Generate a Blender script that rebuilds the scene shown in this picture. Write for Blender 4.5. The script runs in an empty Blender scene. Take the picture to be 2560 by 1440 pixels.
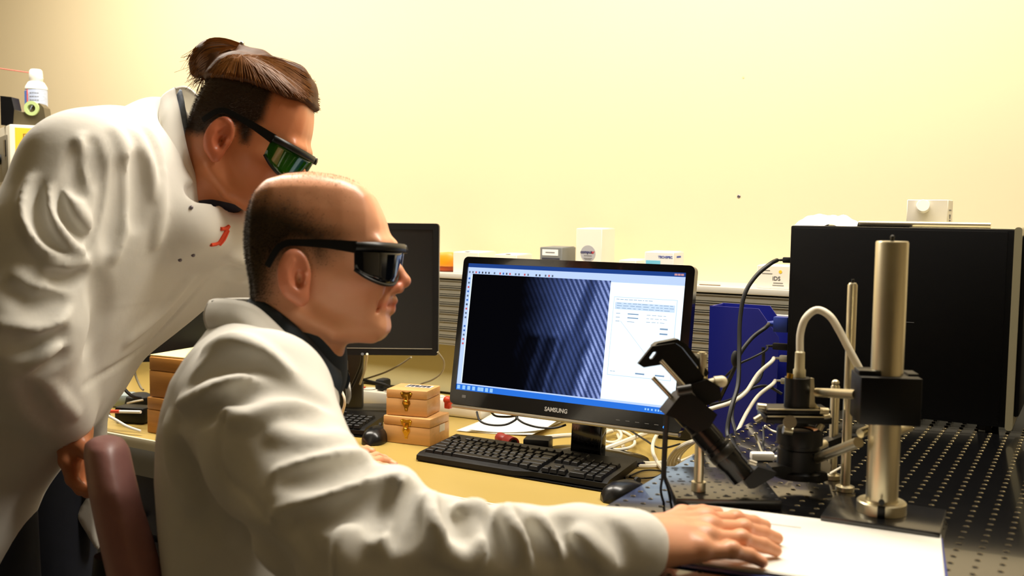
import bpy, bmesh, math, random
import numpy as np
from mathutils import Vector, Matrix, Euler

# ------------------------------------------------------------------ camera
sc = bpy.context.scene
FPX = 2500.0                                   # focal length in pixels of a 2560x1440 frame
YAW, PIT, ROL = math.radians(30.4), math.atan(192/2500), 0.0122
CAM = np.array([0.0, 0.0, 1.29])
_fh = np.array([-math.sin(YAW), math.cos(YAW), 0]); _rh = np.array([math.cos(YAW), math.sin(YAW), 0]); _z = np.array([0, 0, 1.0])
FW = math.cos(PIT)*_fh - math.sin(PIT)*_z
_u0 = math.cos(PIT)*_z + math.sin(PIT)*_fh
RT = math.cos(ROL)*_rh + math.sin(ROL)*_u0
UP = -math.sin(ROL)*_rh + math.cos(ROL)*_u0
camd = bpy.data.cameras.new('camera'); cam = bpy.data.objects.new('camera', camd); sc.collection.objects.link(cam)
camd.sensor_width = 36.0; camd.lens = FPX/2560*36.0; camd.clip_start = 0.02
m = Matrix.Identity(4)
for i in range(3):
    m[i][0], m[i][1], m[i][2], m[i][3] = RT[i], UP[i], -FW[i], CAM[i]
cam.matrix_world = m
camd.dof.use_dof = True; camd.dof.focus_distance = 2.0; camd.dof.aperture_fstop = 5.6
sc.camera = cam

# ------------------------------------------------------------------ world, lamps, exposure
w = bpy.data.worlds.new('world'); sc.world = w; w.use_nodes = True
w.node_tree.nodes['Background'].inputs[0].default_value = (1.0, 0.93, 0.8, 1)
w.node_tree.nodes['Background'].inputs[1].default_value = 0.02
sc.view_settings.view_transform = 'Standard'; sc.view_settings.look = 'None'
sc.view_settings.exposure = 0.2; sc.view_settings.gamma = 1.0; sc.view_settings.use_curve_mapping = False

def area(name, loc, sx, sy, power, col, rot=(0, 0, 0)):
    l = bpy.data.lights.new(name, 'AREA'); l.shape = 'RECTANGLE'; l.size = sx; l.size_y = sy; l.energy = power; l.color = col
    o = bpy.data.objects.new(name, l); sc.collection.objects.link(o); o.location = loc; o.rotation_euler = rot
    return o
WARM = (1.0, 0.92, 0.80)
area('ceiling_lamp_over_bench', (-0.5, 1.75, 2.68), 1.8, 0.3, 57, WARM)
area('ceiling_lamp_by_wall', (-2.6, 1.7, 2.68), 1.7, 0.3, 56, WARM)

# ------------------------------------------------------------------ helpers
def ray(x, y):
    return FW + RT*(x-1280)/FPX - UP*(y-720)/FPX
def P(x, y, d):
    return CAM + ray(x, y)*d
def PL(x, y, ax, v):
    k = ray(x, y); return CAM + k*(v-CAM[ax])/k[ax]
def DEP(q):
    return float((np.array(q)-CAM) @ FW)
def s2l(c):
    c = c/255.0
    return c/12.92 if c <= 0.04045 else ((c+0.055)/1.055)**2.4
def RGB(r, g, b): return (s2l(r), s2l(g), s2l(b), 1.0)

MATS = {}
def mat(name, col, rough=0.5, metal=0.0, var=0.0, vscale=8.0, bump=0.0, bscale=60.0, spec=0.5, coat=0.0, emit=0.0, stretch=None, sheen=0.0, sss=0.0, trans=0.0):
    if name in MATS: return MATS[name]
    mt = bpy.data.materials.new(name); mt.use_nodes = True; nt = mt.node_tree; b = nt.nodes['Principled BSDF']
    b.inputs['Base Color'].default_value = col; b.inputs['Roughness'].default_value = rough; b.inputs['Metallic'].default_value = metal
    b.inputs['Specular IOR Level'].default_value = spec; b.inputs['Coat Weight'].default_value = coat
    b.inputs['Sheen Weight'].default_value = sheen
    b.inputs['Transmission Weight'].default_value = trans
    if sss: b.inputs['Subsurface Weight'].default_value = sss; b.inputs['Subsurface Radius'].default_value = (0.012, 0.004, 0.002); b.inputs['Subsurface Scale'].default_value = 0.6
    if emit:
        b.inputs['Emission Color'].default_value = col; b.inputs['Emission Strength'].default_value = emit
    tc = nt.nodes.new('ShaderNodeTexCoord'); src = tc.outputs['Object']
    if stretch:
        mp = nt.nodes.new('ShaderNodeMapping'); mp.inputs['Scale'].default_value = stretch; nt.links.new(src, mp.inputs[0]); src = mp.outputs[0]
    if var:
        n = nt.nodes.new('ShaderNodeTexNoise'); n.inputs['Scale'].default_value = vscale; n.inputs['Detail'].default_value = 5
        nt.links.new(src, n.inputs['Vector'])
        mx = nt.nodes.new('ShaderNodeMix'); mx.data_type = 'RGBA'
        d = tuple(max(0, c*(1-var)) for c in col[:3])+(1,); e = tuple(min(1, c*(1+var*0.5)) for c in col[:3])+(1,)
        mx.inputs[6].default_value = d; mx.inputs[7].default_value = e
        nt.links.new(n.outputs['Fac'], mx.inputs[0]); nt.links.new(mx.outputs[2], b.inputs['Base Color'])
    if bump:
        n2 = nt.nodes.new('ShaderNodeTexNoise'); n2.inputs['Scale'].default_value = bscale; n2.inputs['Detail'].default_value = 4
        nt.links.new(src, n2.inputs['Vector'])
        bp = nt.nodes.new('ShaderNodeBump'); bp.inputs['Strength'].default_value = bump; bp.inputs['Distance'].default_value = 0.002
        nt.links.new(n2.outputs['Fac'], bp.inputs['Height']); nt.links.new(bp.outputs[0], b.inputs['Normal'])
    MATS[name] = mt
    return mt

def empty(name, loc=(0, 0, 0), rot=(0, 0, 0)):
    o = bpy.data.objects.new(name, None); sc.collection.objects.link(o); o.location = loc; o.rotation_euler = rot
    o.empty_display_size = 0.05
    return o
def tag(o, label=None, cat=None, group=None, kind=None):
    if label: o['label'] = label
    if cat: o['category'] = cat
    if group: o['group'] = group
    if kind: o['kind'] = kind
    return o

def frame_from(zdir, xhint=(1, 0, 0)):
    zd = Vector(zdir).normalized(); xh = Vector(xhint)
    if abs(zd.dot(xh.normalized())) > 0.95: xh = Vector((0, 1, 0)) if abs(zd.y) < 0.9 else Vector((0, 0, 1))
    yd = zd.cross(xh).normalized(); xd = yd.cross(zd)
    return Matrix((xd, yd, zd)).transposed().to_4x4()

class MB:
    """collects shapes; build() links them as one mesh object"""
    def __init__(s): s.bm = bmesh.new()
    def box(s, c, size, rot=(0, 0, 0), bevel=0.0, seg=2, mat4=None):
        M = mat4 if mat4 is not None else Matrix.Translation(Vector(c)) @ Euler(rot).to_matrix().to_4x4()
        if mat4 is not None: M = mat4 @ Matrix.Translation(Vector(c)) @ Euler(rot).to_matrix().to_4x4()
        r = bmesh.ops.create_cube(s.bm, size=1.0, matrix=M @ Matrix.Diagonal((*size, 1)))
        if bevel > 0:
            es = {e for v in r['verts'] for e in v.link_edges}
            bmesh.ops.bevel(s.bm, geom=list(es), offset=bevel, segments=seg, profile=0.5, affect='EDGES')
        return s
    def cyl(s, a, b, r1, r2=None, seg=24, cap=True):
        a, b = Vector(a), Vector(b); r2 = r1 if r2 is None else r2
        M = Matrix.Translation((a+b)/2) @ frame_from(b-a)
        bmesh.ops.create_cone(s.bm, cap_ends=cap, cap_tris=False, segments=seg, radius1=r1, radius2=r2, depth=(b-a).length, matrix=M)
        return s
    def sphere(s, c, r, scale=(1, 1, 1), rot=(0, 0, 0), u=16, v=10):
        M = Matrix.Translation(Vector(c)) @ Euler(rot).to_matrix().to_4x4() @ Matrix.Diagonal((*scale, 1))
        bmesh.ops.create_uvsphere(s.bm, u_segments=u, v_segments=v, radius=r, matrix=M); return s
    def tube(s, pts, r, seg=10, smooth=6, taper=None):
        pts = [Vector(p) for p in pts]
        if smooth and len(pts) > 2: pts = catmull(pts, smooth)
        n = len(pts); rings = []; up = None
        for i, p in enumerate(pts):
            t = (pts[min(i+1, n-1)]-pts[max(i-1, 0)]).normalized()
            if up is None:
                up = t.orthogonal().normalized()
            up = (up - t*up.dot(t))
            up = up.normalized() if up.length > 1e-6 else t.orthogonal().normalized()
            sd = t.cross(up); rr = r if taper is None else r*taper(i/(n-1))
            rings.append([s.bm.verts.new(p + (up*math.cos(2*math.pi*k/seg)+sd*math.sin(2*math.pi*k/seg))*rr) for k in range(seg)])
        for i in range(n-1):
            for k in range(seg):
                s.bm.faces.new((rings[i][k], rings[i][(k+1) % seg], rings[i+1][(k+1) % seg], rings[i+1][k]))
        s.bm.faces.new(rings[0][::-1]); s.bm.faces.new(rings[-1]); return s
    def lathe(s, prof, M=Matrix.Identity(4), seg=32):
        rings = []
        for r, zz in prof:
            if r < 1e-6: rings.append([s.bm.verts.new(M @ Vector((0, 0, zz)))])
            else: rings.append([s.bm.verts.new(M @ Vector((r*math.cos(2*math.pi*k/seg), r*math.sin(2*math.pi*k/seg), zz))) for k in range(seg)])
        for a, b in zip(rings, rings[1:]):
            for k in range(seg):
                if len(a) == 1 and len(b) == 1: continue
                if len(a) == 1: s.bm.faces.new((a[0], b[(k+1) % seg], b[k]))
                elif len(b) == 1: s.bm.faces.new((a[k], a[(k+1) % seg], b[0]))
                else: s.bm.faces.new((a[k], a[(k+1) % seg], b[(k+1) % seg], b[k]))
        return s
    def prism(s, poly, depth, M=Matrix.Identity(4), holes=()):
        """poly in local xy, extruded along local z by +-depth/2"""
        edges = []
        loops = [poly]+list(holes)
        for lp in loops:
            vs = [s.bm.verts.new(M @ Vector((x, y, -depth/2))) for x, y in lp]
            for i in range(len(vs)): edges.append(s.bm.edges.new((vs[i], vs[(i+1) % len(vs)])))
        f = bmesh.ops.triangle_fill(s.bm, use_beauty=True, use_dissolve=False, edges=edges)
        faces = [g for g in f['geom'] if isinstance(g, bmesh.types.BMFace)]
        ex = bmesh.ops.extrude_face_region(s.bm, geom=faces)
        vs = [g for g in ex['geom'] if isinstance(g, bmesh.types.BMVert)]
        d = (M.to_3x3() @ Vector((0, 0, depth)))
        bmesh.ops.translate(s.bm, verts=vs, vec=d)
        return s
    def grid(s, rows):
        vs = [[s.bm.verts.new(Vector(p)) for p in row] for row in rows]
        for i in range(len(vs)-1):
            for j in range(len(vs[0])-1):
                s.bm.faces.new((vs[i][j], vs[i][j+1], vs[i+1][j+1], vs[i+1][j]))
        return s
    def quad(s, a, b, c, d):
        s.bm.faces.new([s.bm.verts.new(Vector(p)) for p in (a, b, c, d)]); return s
    def build(s, name, material, parent=None, smooth=True, angle=40):
        bmesh.ops.recalc_face_normals(s.bm, faces=s.bm.faces)
        me = bpy.data.meshes.new(name); s.bm.to_mesh(me); s.bm.free()
        if smooth:
            me.shade_smooth(); me.set_sharp_from_angle(angle=math.radians(angle))
        me.materials.append(material)
        o = bpy.data.objects.new(name, me); sc.collection.objects.link(o)
        if parent is not None:
            o.parent = parent
        return o

def catmull(pts, n):
    out = []
    for i in range(len(pts)-1):
        p0, p1, p2, p3 = pts[max(i-1, 0)], pts[i], pts[i+1], pts[min(i+2, len(pts)-1)]
        for k in range(n):
            t = k/n
            out.append(0.5*((2*p1)+(p2-p0)*t+(2*p0-5*p1+4*p2-p3)*t*t+(3*p1-p0-3*p2+p3)*t**3))
    out.append(pts[-1]); return out

def text_mesh(name, body, size, M, material, parent=None, align='CENTER', extrude=0.0002, bold=0.0, sx=1.0):
    cu = bpy.data.curves.new(name, 'FONT'); cu.body = body; cu.size = size; cu.align_x = align; cu.align_y = 'CENTER'; cu.extrude = extrude; cu.offset = bold
    cu.resolution_u = 3
    t = bpy.data.objects.new(name, cu); sc.collection.objects.link(t)
    dg = bpy.context.evaluated_depsgraph_get(); me = bpy.data.meshes.new_from_object(t.evaluated_get(dg))
    bpy.data.objects.remove(t); me.transform(M @ Matrix.Diagonal((sx, 1, 1, 1))); me.materials.clear(); me.materials.append(material)
    o = bpy.data.objects.new(name, me); sc.collection.objects.link(o)
    if parent is not None: o.parent = parent
    return o
def inv(o):   # world -> local of a (rotated) root empty
    return (Matrix.Translation(o.location) @ o.rotation_euler.to_matrix().to_4x4()).inverted()
def root_at(name, loc, label, cat, group=None, rotz=0.0):
    o = empty(name, tuple(float(v) for v in loc), (0, 0, rotz)); tag(o, label, cat, group); return o
class WB(MB):
    """MB fed with world coordinates; build() moves the mesh into its root's frame"""
    def build(s, name, material, parent=None, **k):
        if parent is not None:
            r = parent
            while r.parent is not None: r = r.parent
            M = inv(r) if r.type == 'EMPTY' else Matrix.Identity(4)
            bmesh.ops.transform(s.bm, matrix=M, verts=s.bm.verts)
        return MB.build(s, name, material, parent, **k)
def wtext(name, body, size, M, material, parent, **k):
    r = parent
    while r.parent is not None: r = r.parent
    return text_mesh(name, body, size, (inv(r) if r.type == 'EMPTY' else Matrix.Identity(4)) @ M, material, parent, **k)
# ================================================================== the room
M_wall = mat('cream_wall_paint', RGB(227, 211, 174), 0.75, var=0.03, vscale=2.0, bump=0.05, bscale=120)
M_ceil = mat('white_ceiling_paint', RGB(235, 230, 215), 0.85)
M_floor = mat('grey_vinyl_floor', RGB(105, 98, 84), 0.45, var=0.25, vscale=30)
WY = 2.62                                   # the wall behind the bench
X0, X1, Y0 = -5.2, 2.6, -2.2
def slab(name, c, size, m):
    o = MB().box(c, size).build(name, m, smooth=False); tag(o, kind='structure'); return o
slab('floor', ((X0+X1)/2, (Y0+WY)/2, -0.05), (X1-X0+0.2, WY-Y0+0.2, 0.1), M_floor)
slab('ceiling', ((X0+X1)/2, (Y0+WY)/2, 2.75), (X1-X0+0.2, WY-Y0+0.2, 0.1), M_ceil)
slab('wall_back', ((X0+X1)/2, WY+0.05, 1.35), (X1-X0+0.2, 0.1, 2.8), M_wall)
slab('wall_left', (X0-0.05, (Y0+WY)/2, 1.35), (0.1, WY-Y0, 2.8), M_wall)
slab('wall_right', (X1+0.05, (Y0+WY)/2, 1.35), (0.1, WY-Y0, 2.8), M_wall)
slab('wall_front', ((X0+X1)/2, Y0-0.05, 1.35), (X1-X0+0.2, 0.1, 2.8), mat('dark_low_bounce_wall', RGB(84, 74, 60), 0.6, var=.2, vscale=4))  # unseen wall behind the camera, coloured dark to cut bounced fill light
# a filled screw hole in the plaster
q = PL(1847, 491, 1, WY)
o = MB().lathe([(0, -0.004), (0.0045, -0.004), (0.0045, 0.001), (0.003, 0.002), (0, 0.0012)], Matrix.Translation(Vector(q)) @ frame_from((0, -1, 0)), seg=12).build('wall_screw', mat('dull_screw', RGB(120, 112, 120), 0.4, 0.8))
tag(o, 'tiny grey screw left in the bare cream wall', 'screw')
q = PL(1858, 194, 1, WY)
o = MB().lathe([(0, -0.004), (0.003, -0.004), (0.003, 0.0006), (0, 0.001)], Matrix.Translation(Vector(q)) @ frame_from((0, -1, 0)), seg=10).build('wall_plug', mat('wall_plug_plastic', RGB(225, 205, 150), 0.5))
tag(o, 'pale plastic plug sunk high in the cream wall', 'plug')

# slotted aluminium rail with the ledge along the wall
LY = 2.45; LZ = 1.106
M_alu = mat('brushed_aluminium_slats', RGB(168, 164, 150), 0.42, 0.55, var=0.12, vscale=6, stretch=(1, 40, 40))
M_aluL = mat('pale_aluminium_edge', RGB(225, 222, 210), 0.35, 0.3)
tr = MB().box((-1.5, LY+0.085, LZ-0.115), (5.4, 0.165, 0.19)).build('trim_1', mat('dark_slot_metal', RGB(70, 68, 60), 0.5, 0.5), smooth=False)
tag(tr, kind='structure')
MB().box((-1.5, (LY-0.012+WY)/2, LZ-0.008), (5.4, WY-LY+0.012, 0.016), bevel=0.002).build('ledge', M_aluL, tr)
nz = 8; top = LZ-0.0185; hh = 0.0245
for i in range(nz):
    b = MB()
    zc = top-hh*(i+0.5)
    b.box((-1.5, LY-0.002, zc+0.001), (5.4, 0.010, hh*0.60), bevel=0.001, seg=1)
    b.box((-1.5, LY-0.004, zc+hh*0.38), (5.4, 0.010, hh*0.10))
    b.box((-1.5, LY-0.004, zc-hh*0.40), (5.4, 0.010, hh*0.10))
    b.build('slat', M_alu, tr, smooth=False)
# low beige back panel between the desk and the rail
o = MB().box((-1.9, LY+0.06, 0.82), (3.9, 0.05, 0.155)).build('trim_2', mat('beige_back_panel', RGB(196, 186, 140), 0.6), smooth=False); tag(o, kind='structure')

# ================================================================== desk
DZ = 0.74
M_desk = mat('ochre_linoleum', RGB(172, 147, 80), 0.38, var=0.05, vscale=3, bump=0.02, bscale=300, spec=0.4)
M_edge = mat('pale_desk_edging', RGB(226, 218, 190), 0.4)
M_grey = mat('grey_steel_paint', RGB(128, 126, 118), 0.45, 0.2)
desk = root_at('desk', (-1.9, 2.0, 0), 'ochre topped work desk with grey steel frame carrying keyboards and monitors', 'desk')
WB().box((-1.90, 2.02, DZ-0.0125), (2.68, 0.885, 0.025), bevel=0.002).build('desktop', M_desk, desk)
WB().box((-1.90, 1.578, DZ-0.0125), (2.68, 0.006, 0.026), bevel=0.001).build('edging', M_edge, desk)
WB().box((-1.90, 1.60, DZ-0.06), (2.62, 0.03, 0.07), bevel=0.003).build('front_rail', M_grey, desk)
WB().box((-1.90, 2.43, DZ-0.06), (2.62, 0.03, 0.07), bevel=0.003).build('back_rail', M_grey, desk)
for x in (-3.18, -0.64):
    for y in (1.64, 2.41): WB().box((x, y, 0.357), (0.05, 0.05, 0.712), bevel=0.004).build('leg', M_grey, desk)
# drawer pedestal under the desk, lock on its front
ped = root_at('drawer_pedestal', (-1.98, 1.9, 0), 'dark blue drawer pedestal with a small lock under the desk', 'drawer unit')
M_ped = mat('dark_blue_enamel', RGB(22, 26, 48), 0.4, 0.1)
WB().box((-1.98, 1.90, 0.33), (0.42, 0.54, 0.66), bevel=0.004).build('body', M_ped, ped)
for zc, h in ((0.57, 0.15), (0.40, 0.16), (0.17, 0.26)):
    d = WB().box((-1.98, 1.62, zc), (0.40, 0.02, h), bevel=0.004).build('drawer', M_ped, ped)
    if h < 0.2: WB().box((-2.02, 1.603, zc-0.03), (0.10, 0.016, 0.012), bevel=0.003).build('handle', M_grey, d)
l = PL(335, 1118, 1, 1.61)
WB().cyl((l[0], 1.612, l[2]), (l[0], 1.602, l[2]), 0.009, seg=16).box((l[0], 1.601, l[2]), (0.0018, 0.002, 0.009)).build('lock', mat('chrome', RGB(205, 205, 205), 0.15, 1.0), ped)

# ================================================================== optical table
TZ = 0.91
TX0, TX1, TY0, TY1 = -0.537, 1.15, 0.86, 2.40
ot = root_at('optical_table', ((TX0+TX1)/2, (TY0+TY1)/2, 0), 'glossy black optical table with a grid of threaded holes', 'optical table')
M_blk = mat('black_table_lacquer', RGB(13, 13, 14), 0.14, 0.0, var=0.3, vscale=40, bump=0.006, bscale=25, spec=1.0, coat=0.35)
WB().box(((TX0+TX1)/2, (TY0+TY1)/2, TZ-0.03), (TX1-TX0, TY1-TY0, 0.06), bevel=0.002).build('table_top', M_blk, ot)
WB().box(((TX0+TX1)/2, (TY0+TY1)/2, TZ-0.12), (TX1-TX0-0.04, TY1-TY0-0.04, 0.118)).build('honeycomb_core', mat('black_side_skin', RGB(20, 20, 22), 0.5), ot)
for x in (TX0+0.16, TX1-0.14):
    for y in (TY0+0.3, TY1-0.16):
        WB().cyl((x, y, 0.0), (x, y, TZ-0.18), 0.06).build('leg', mat('black_powder_coat', RGB(18, 18, 19), 0.55), ot)
# threaded holes: dark bore in a bright chamfered ring
hb = WB(); PITCH = 0.025
nx = int((TX1-TX0)/PITCH); ny = int((TY1-TY0)/PITCH)
prot = []
for k in range(8):
    a = 2*math.pi*k/8; prot.append((math.cos(a), math.sin(a)))
verts, faces = [], []
for i in range(nx):
    x = TX0+0.0125+i*PITCH
    if x > 0.45: continue
    for j in range(ny):
        y = TY0+0.0125+j*PITCH
        n0 = len(verts)
        for r, zz in ((0.0036, 0.0004), (0.0025, -0.0009)):
            for cx, cy in prot: verts.append((x+cx*r, y+cy*r, TZ+zz))
        for k in range(8): faces.append((n0+k, n0+(k+1) % 8, n0+8+(k+1) % 8, n0+8+k))
me = bpy.data.meshes.new('threaded_holes'); me.from_pydata([(v[0]-ot.location.x, v[1]-ot.location.y, v[2]) for v in verts], [], faces); me.update()
me.materials.append(mat('brass_hole_rim', RGB(165, 148, 104), 0.35, 1.0))
ho = bpy.data.objects.new('threaded_holes', me); sc.collection.objects.link(ho); ho.parent = ot; tag(ho, 'rows of small bright threaded holes', kind='stuff')
# dark bores under the rims
vb, fb = [], []
for f in range(0, len(verts), 16):
    n0 = len(vb)
    for v in verts[f+8:f+16]: vb.append((v[0]-ot.location.x, v[1]-ot.location.y, TZ+0.0002))
    fb.append(tuple(range(n0, n0+8)))
me = bpy.data.meshes.new('hole_bores'); me.from_pydata(vb, [], fb); me.update(); me.materials.append(mat('black_bore', RGB(3, 3, 3), 0.9))
ho = bpy.data.objects.new('hole_bores', me); sc.collection.objects.link(ho); ho.parent = ot; tag(ho, kind='stuff')

# ================================================================== monitor showing the fringe image
M_gloss = mat('glossy_black_plastic', RGB(9, 9, 10), 0.12, coat=0.3)
M_matt = mat('matt_black_plastic', RGB(9, 9, 10), 0.42, spec=0.35)
M_silv = mat('silver_trim', RGB(190, 184, 168), 0.3, 0.7)
MC = Vector((-0.965, 1.868, 1.023)); MW, MH = 0.55, 0.332
mon = root_at('monitor', (MC.x, MC.y+0.06, DZ), 'glossy black widescreen monitor showing a striped fringe image', 'monitor')
ti = math.radians(9.67)
MM = Matrix.Translation(MC) @ Euler((-ti, 0, math.radians(-0.3))).to_matrix().to_4x4() @ Matrix(((1, 0, 0, 0), (0, 0, -1, 0), (0, 1, 0, 0), (0, 0, 0, 1)))
# MM: local x right, y up, z toward viewer (front)
def rrect(w, h, r, n=5):
    pts = []
    for cx, cy, a0 in ((w/2-r, h/2-r, 0), (-w/2+r, h/2-r, 90), (-w/2+r, -h/2+r, 180), (w/2-r, -h/2+r, 270)):
        for k in range(n+1):
            a = math.radians(a0+90*k/n); pts.append((cx+r*math.cos(a), cy+r*math.sin(a)))
    return pts
SX0, SX1, SY0, SY1 = -0.2625, 0.2565, -0.1335, 0.151
hole = [(SX0, SY0), (SX1, SY0), (SX1, SY1), (SX0, SY1)]
WB().prism(rrect(MW, MH, 0.012), 0.018, MM @ Matrix.Translation((0, 0, -0.009)), holes=[hole]).build('bezel', M_gloss, mon, angle=30)
WB().box((0, 0, -0.030), (MW-0.03, MH-0.03, 0.028), bevel=0.008, mat4=MM).build('back_shell', M_matt, mon)
WB().box((0, -MH/2-0.0045, -0.008), (MW-0.01, 0.009, 0.016), bevel=0.003, mat4=MM).build('silver_lip', M_silv, mon)
nb = Vector((MC.x+0.02, MC.y+0.075, 0))
WB().box((nb.x, nb.y+0.01, DZ+0.0895), (0.075, 0.03, 0.16), rot=(-0.08, 0, 0), bevel=0.006).build('stand_neck', M_gloss, mon)
WB().lathe([(0, 0.0), (0.12, 0.0), (0.125, 0.004), (0.12, 0.011), (0.05, 0.018), (0, 0.019)], Matrix.Translation((nb.x, nb.y+0.055, DZ+0.0008)) @ Matrix.Diagonal((1, 0.55, 1, 1)), seg=40).build('stand_base', M_gloss, mon)

def emis(name, col, st=1.0):
    if name in MATS: return MATS[name]
    mt = bpy.data.materials.new(name); mt.use_nodes = True; nt = mt.node_tree; nt.nodes.clear()
    e = nt.nodes.new('ShaderNodeEmission'); e.inputs[0].default_value = col; e.inputs[1].default_value = st
    o_ = nt.nodes.new('ShaderNodeOutputMaterial'); nt.links.new(e.outputs[0], o_.inputs[0]); MATS[name] = mt; return mt
def spx(px, py):
    """pixel of the photograph -> coordinates on the monitor's glass"""
    k = ray(px, py); Mi = MM.inverted(); o0 = Mi @ Vector(CAM); d = (Mi.to_3x3() @ Vector(k)); t = -(o0.z)/d.z
    p = o0+d*t; return p.x, p.y
def flat(name, x0, y0, x1, y1, zz, m, parent):
    return WB().box(((x0+x1)/2, (y0+y1)/2, zz), (abs(x1-x0), abs(y1-y0), 0.0003), mat4=MM).build(name, m, parent, smooth=False)
SC = 1.0
E_white = emis('screen_white', RGB(226, 242, 252), 1.15)
E_tool = emis('screen_toolbar', RGB(190, 212, 252), 0.95)
scr = flat('screen', SX0, SY0, SX1, SY1, -0.004, E_white, mon); tag(scr, 'lit screen with program window')
flat('title_bar', SX0, SY1-0.0085, SX1, SY1, -0.0036, emis('screen_titlebar', RGB(40, 78, 160), 0.7), scr)
flat('toolbar', SX0, SY1-0.026, SX1, SY1-0.0085, -0.0036, E_tool, scr)
flat('side_toolbar', SX0, SY0+0.0155, SX0+0.011, SY1-0.026, -0.0036, E_tool, scr)
flat('taskbar', SX0, SY0, SX1, SY0+0.0125, -0.0036, emis('screen_taskbar', RGB(46, 118, 226), 0.9), scr)
flat('status_bar', SX0, SY0+0.0125, SX1, SY0+0.017, -0.0036, E_tool, scr)
# image view: procedural moire fringes
mt = bpy.data.materials.new('fringe_image'); mt.use_nodes = True; nt = mt.node_tree; nt.nodes.clear(); L = nt.links.new
N = nt.nodes.new
out = N('ShaderNodeOutputMaterial'); em = N('ShaderNodeEmission'); L(em.outputs[0], out.inputs[0])
uvn = N('ShaderNodeAttribute'); uvn.attribute_name = 'imgpos'   # image coordinates 0..1
sep = N('ShaderNodeSeparateXYZ'); L(uvn.outputs['Vector'], sep.inputs[0])
def mth(op, a, b=None, c=None):
    n_ = N('ShaderNodeMath'); n_.operation = op
    for i_, v_ in enumerate((a, b, c)):
        if v_ is None: continue
        if isinstance(v_, (int, float)): n_.inputs[i_].default_value = v_
        else: L(v_, n_.inputs[i_])
    return n_.outputs[0]
def sstep(x, a, b):
    n_ = N('ShaderNodeMapRange'); n_.interpolation_type = 'SMOOTHSTEP'; n_.inputs[1].default_value = a; n_.inputs[2].default_value = b
    L(x, n_.inputs[0]); return n_.outputs[0]
U_, V_ = sep.outputs[0], sep.outputs[1]
noi = N('ShaderNodeTexNoise'); noi.inputs['Scale'].default_value = 5; noi.inputs['Detail'].default_value = 3; L(uvn.outputs['Vector'], noi.inputs['Vector'])
wob = mth('MULTIPLY', mth('SUBTRACT', noi.outputs['Fac'], 0.5), 0.14)
# brightness grows to the right; boundary slants
lit = sstep(mth('ADD', mth('ADD', U_, wob), mth('MULTIPLY', V_, -0.02)), 0.36, 0.92)
# broad dark bands leaning to the left going down
u2 = mth('ADD', mth('ADD', U_, mth('MULTIPLY', V_, -0.16)), mth('MULTIPLY', wob, 0.5))
band = mth('ADD', 0.62, mth('MULTIPLY', mth('SINE', mth('MULTIPLY', u2, 46.0)), 0.38))
low = sstep(V_, 0.62, 0.40)
band2 = mth('ADD', mth('MULTIPLY', band, low), mth('MULTIPLY', mth('SUBTRACT', 1.0, low), 0.75))
dark = sstep(mth('ABSOLUTE', mth('SUBTRACT', u2, 0.56)), 0.02, 0.06)     # a clear dark bar low down
dark = mth('SUBTRACT', 1.0, mth('MULTIPLY', mth('MULTIPLY', mth('SUBTRACT', 1.0, dark), sstep(V_, 0.52, 0.46)), 0.85))
dark2 = sstep(mth('ABSOLUTE', mth('SUBTRACT', u2, 0.72)), 0.015, 0.06)
dark2 = mth('SUBTRACT', 1.0, mth('MULTIPLY', mth('SUBTRACT', 1.0, dark2), 0.55))
dark3 = sstep(mth('ABSOLUTE', mth('SUBTRACT', u2, 0.42)), 0.03, 0.08)
dark3 = mth('SUBTRACT', 1.0, mth('MULTIPLY', mth('MULTIPLY', mth('SUBTRACT', 1.0, dark3), sstep(V_, 0.52, 0.46)), 0.95))
right = sstep(U_, 0.80, 0.97)
bands = mth('MULTIPLY', mth('MULTIPLY', band2, dark), mth('MULTIPLY', dark2, dark3))
bands = mth('MAXIMUM', bands, mth('MULTIPLY', right, 0.85))
fine = mth('ADD', 0.60, mth('MULTIPLY', mth('SINE', mth('ADD', mth('MULTIPLY', U_, 185.0), mth('MULTIPLY', V_, 78.0))), 0.30))
grain = N('ShaderNodeTexNoise'); grain.inputs['Scale'].default_value = 130; grain.inputs['Detail'].default_value = 2; L(uvn.outputs['Vector'], grain.inputs['Vector'])
gr = mth('ADD', 0.55, mth('MULTIPLY', grain.outputs['Fac'], 0.9))
val = mth('MULTIPLY', mth('MULTIPLY', mth('MULTIPLY', lit, bands), fine), gr)
ramp = N('ShaderNodeValToRGB'); L(val, ramp.inputs[0])
ramp.color_ramp.elements[0].color = RGB(5, 5, 8); ramp.color_ramp.elements[1].color = RGB(150, 168, 225); ramp.color_ramp.elements[1].position = 0.85
e_ = ramp.color_ramp.elements.new(0.35); e_.color = RGB(62, 78, 128)
L(ramp.outputs[0], em.inputs[0]); em.inputs[1].default_value = 1.0
ix0, iy1 = spx(1180, 684); ix1, _ = spx(1526, 702); _, iy0 = spx(1153, 958)
iy0 = (iy0+spx(1498, 997)[1])/2
bm_ = WB(); c = [MM @ Vector((x, y, -0.0034)) for x, y in ((ix0, iy0), (ix1, iy0), (ix1, iy1), (ix0, iy1))]
bm_.quad(*c); io = bm_.build('image_view', mt, scr, smooth=False); tag(io, 'dark camera image with bright diagonal fringes')
at = io.data.attributes.new('imgpos', 'FLOAT_VECTOR', 'POINT')
vv = [v.co.copy() for v in io.data.vertices]; Mi = MM.inverted()
for i_, v in enumerate(vv):
    p_ = Mi @ (v+mon.location); at.data[i_].vector = ((p_.x-ix0)/(ix1-ix0), (p_.y-iy0)/(iy1-iy0), 0)
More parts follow.
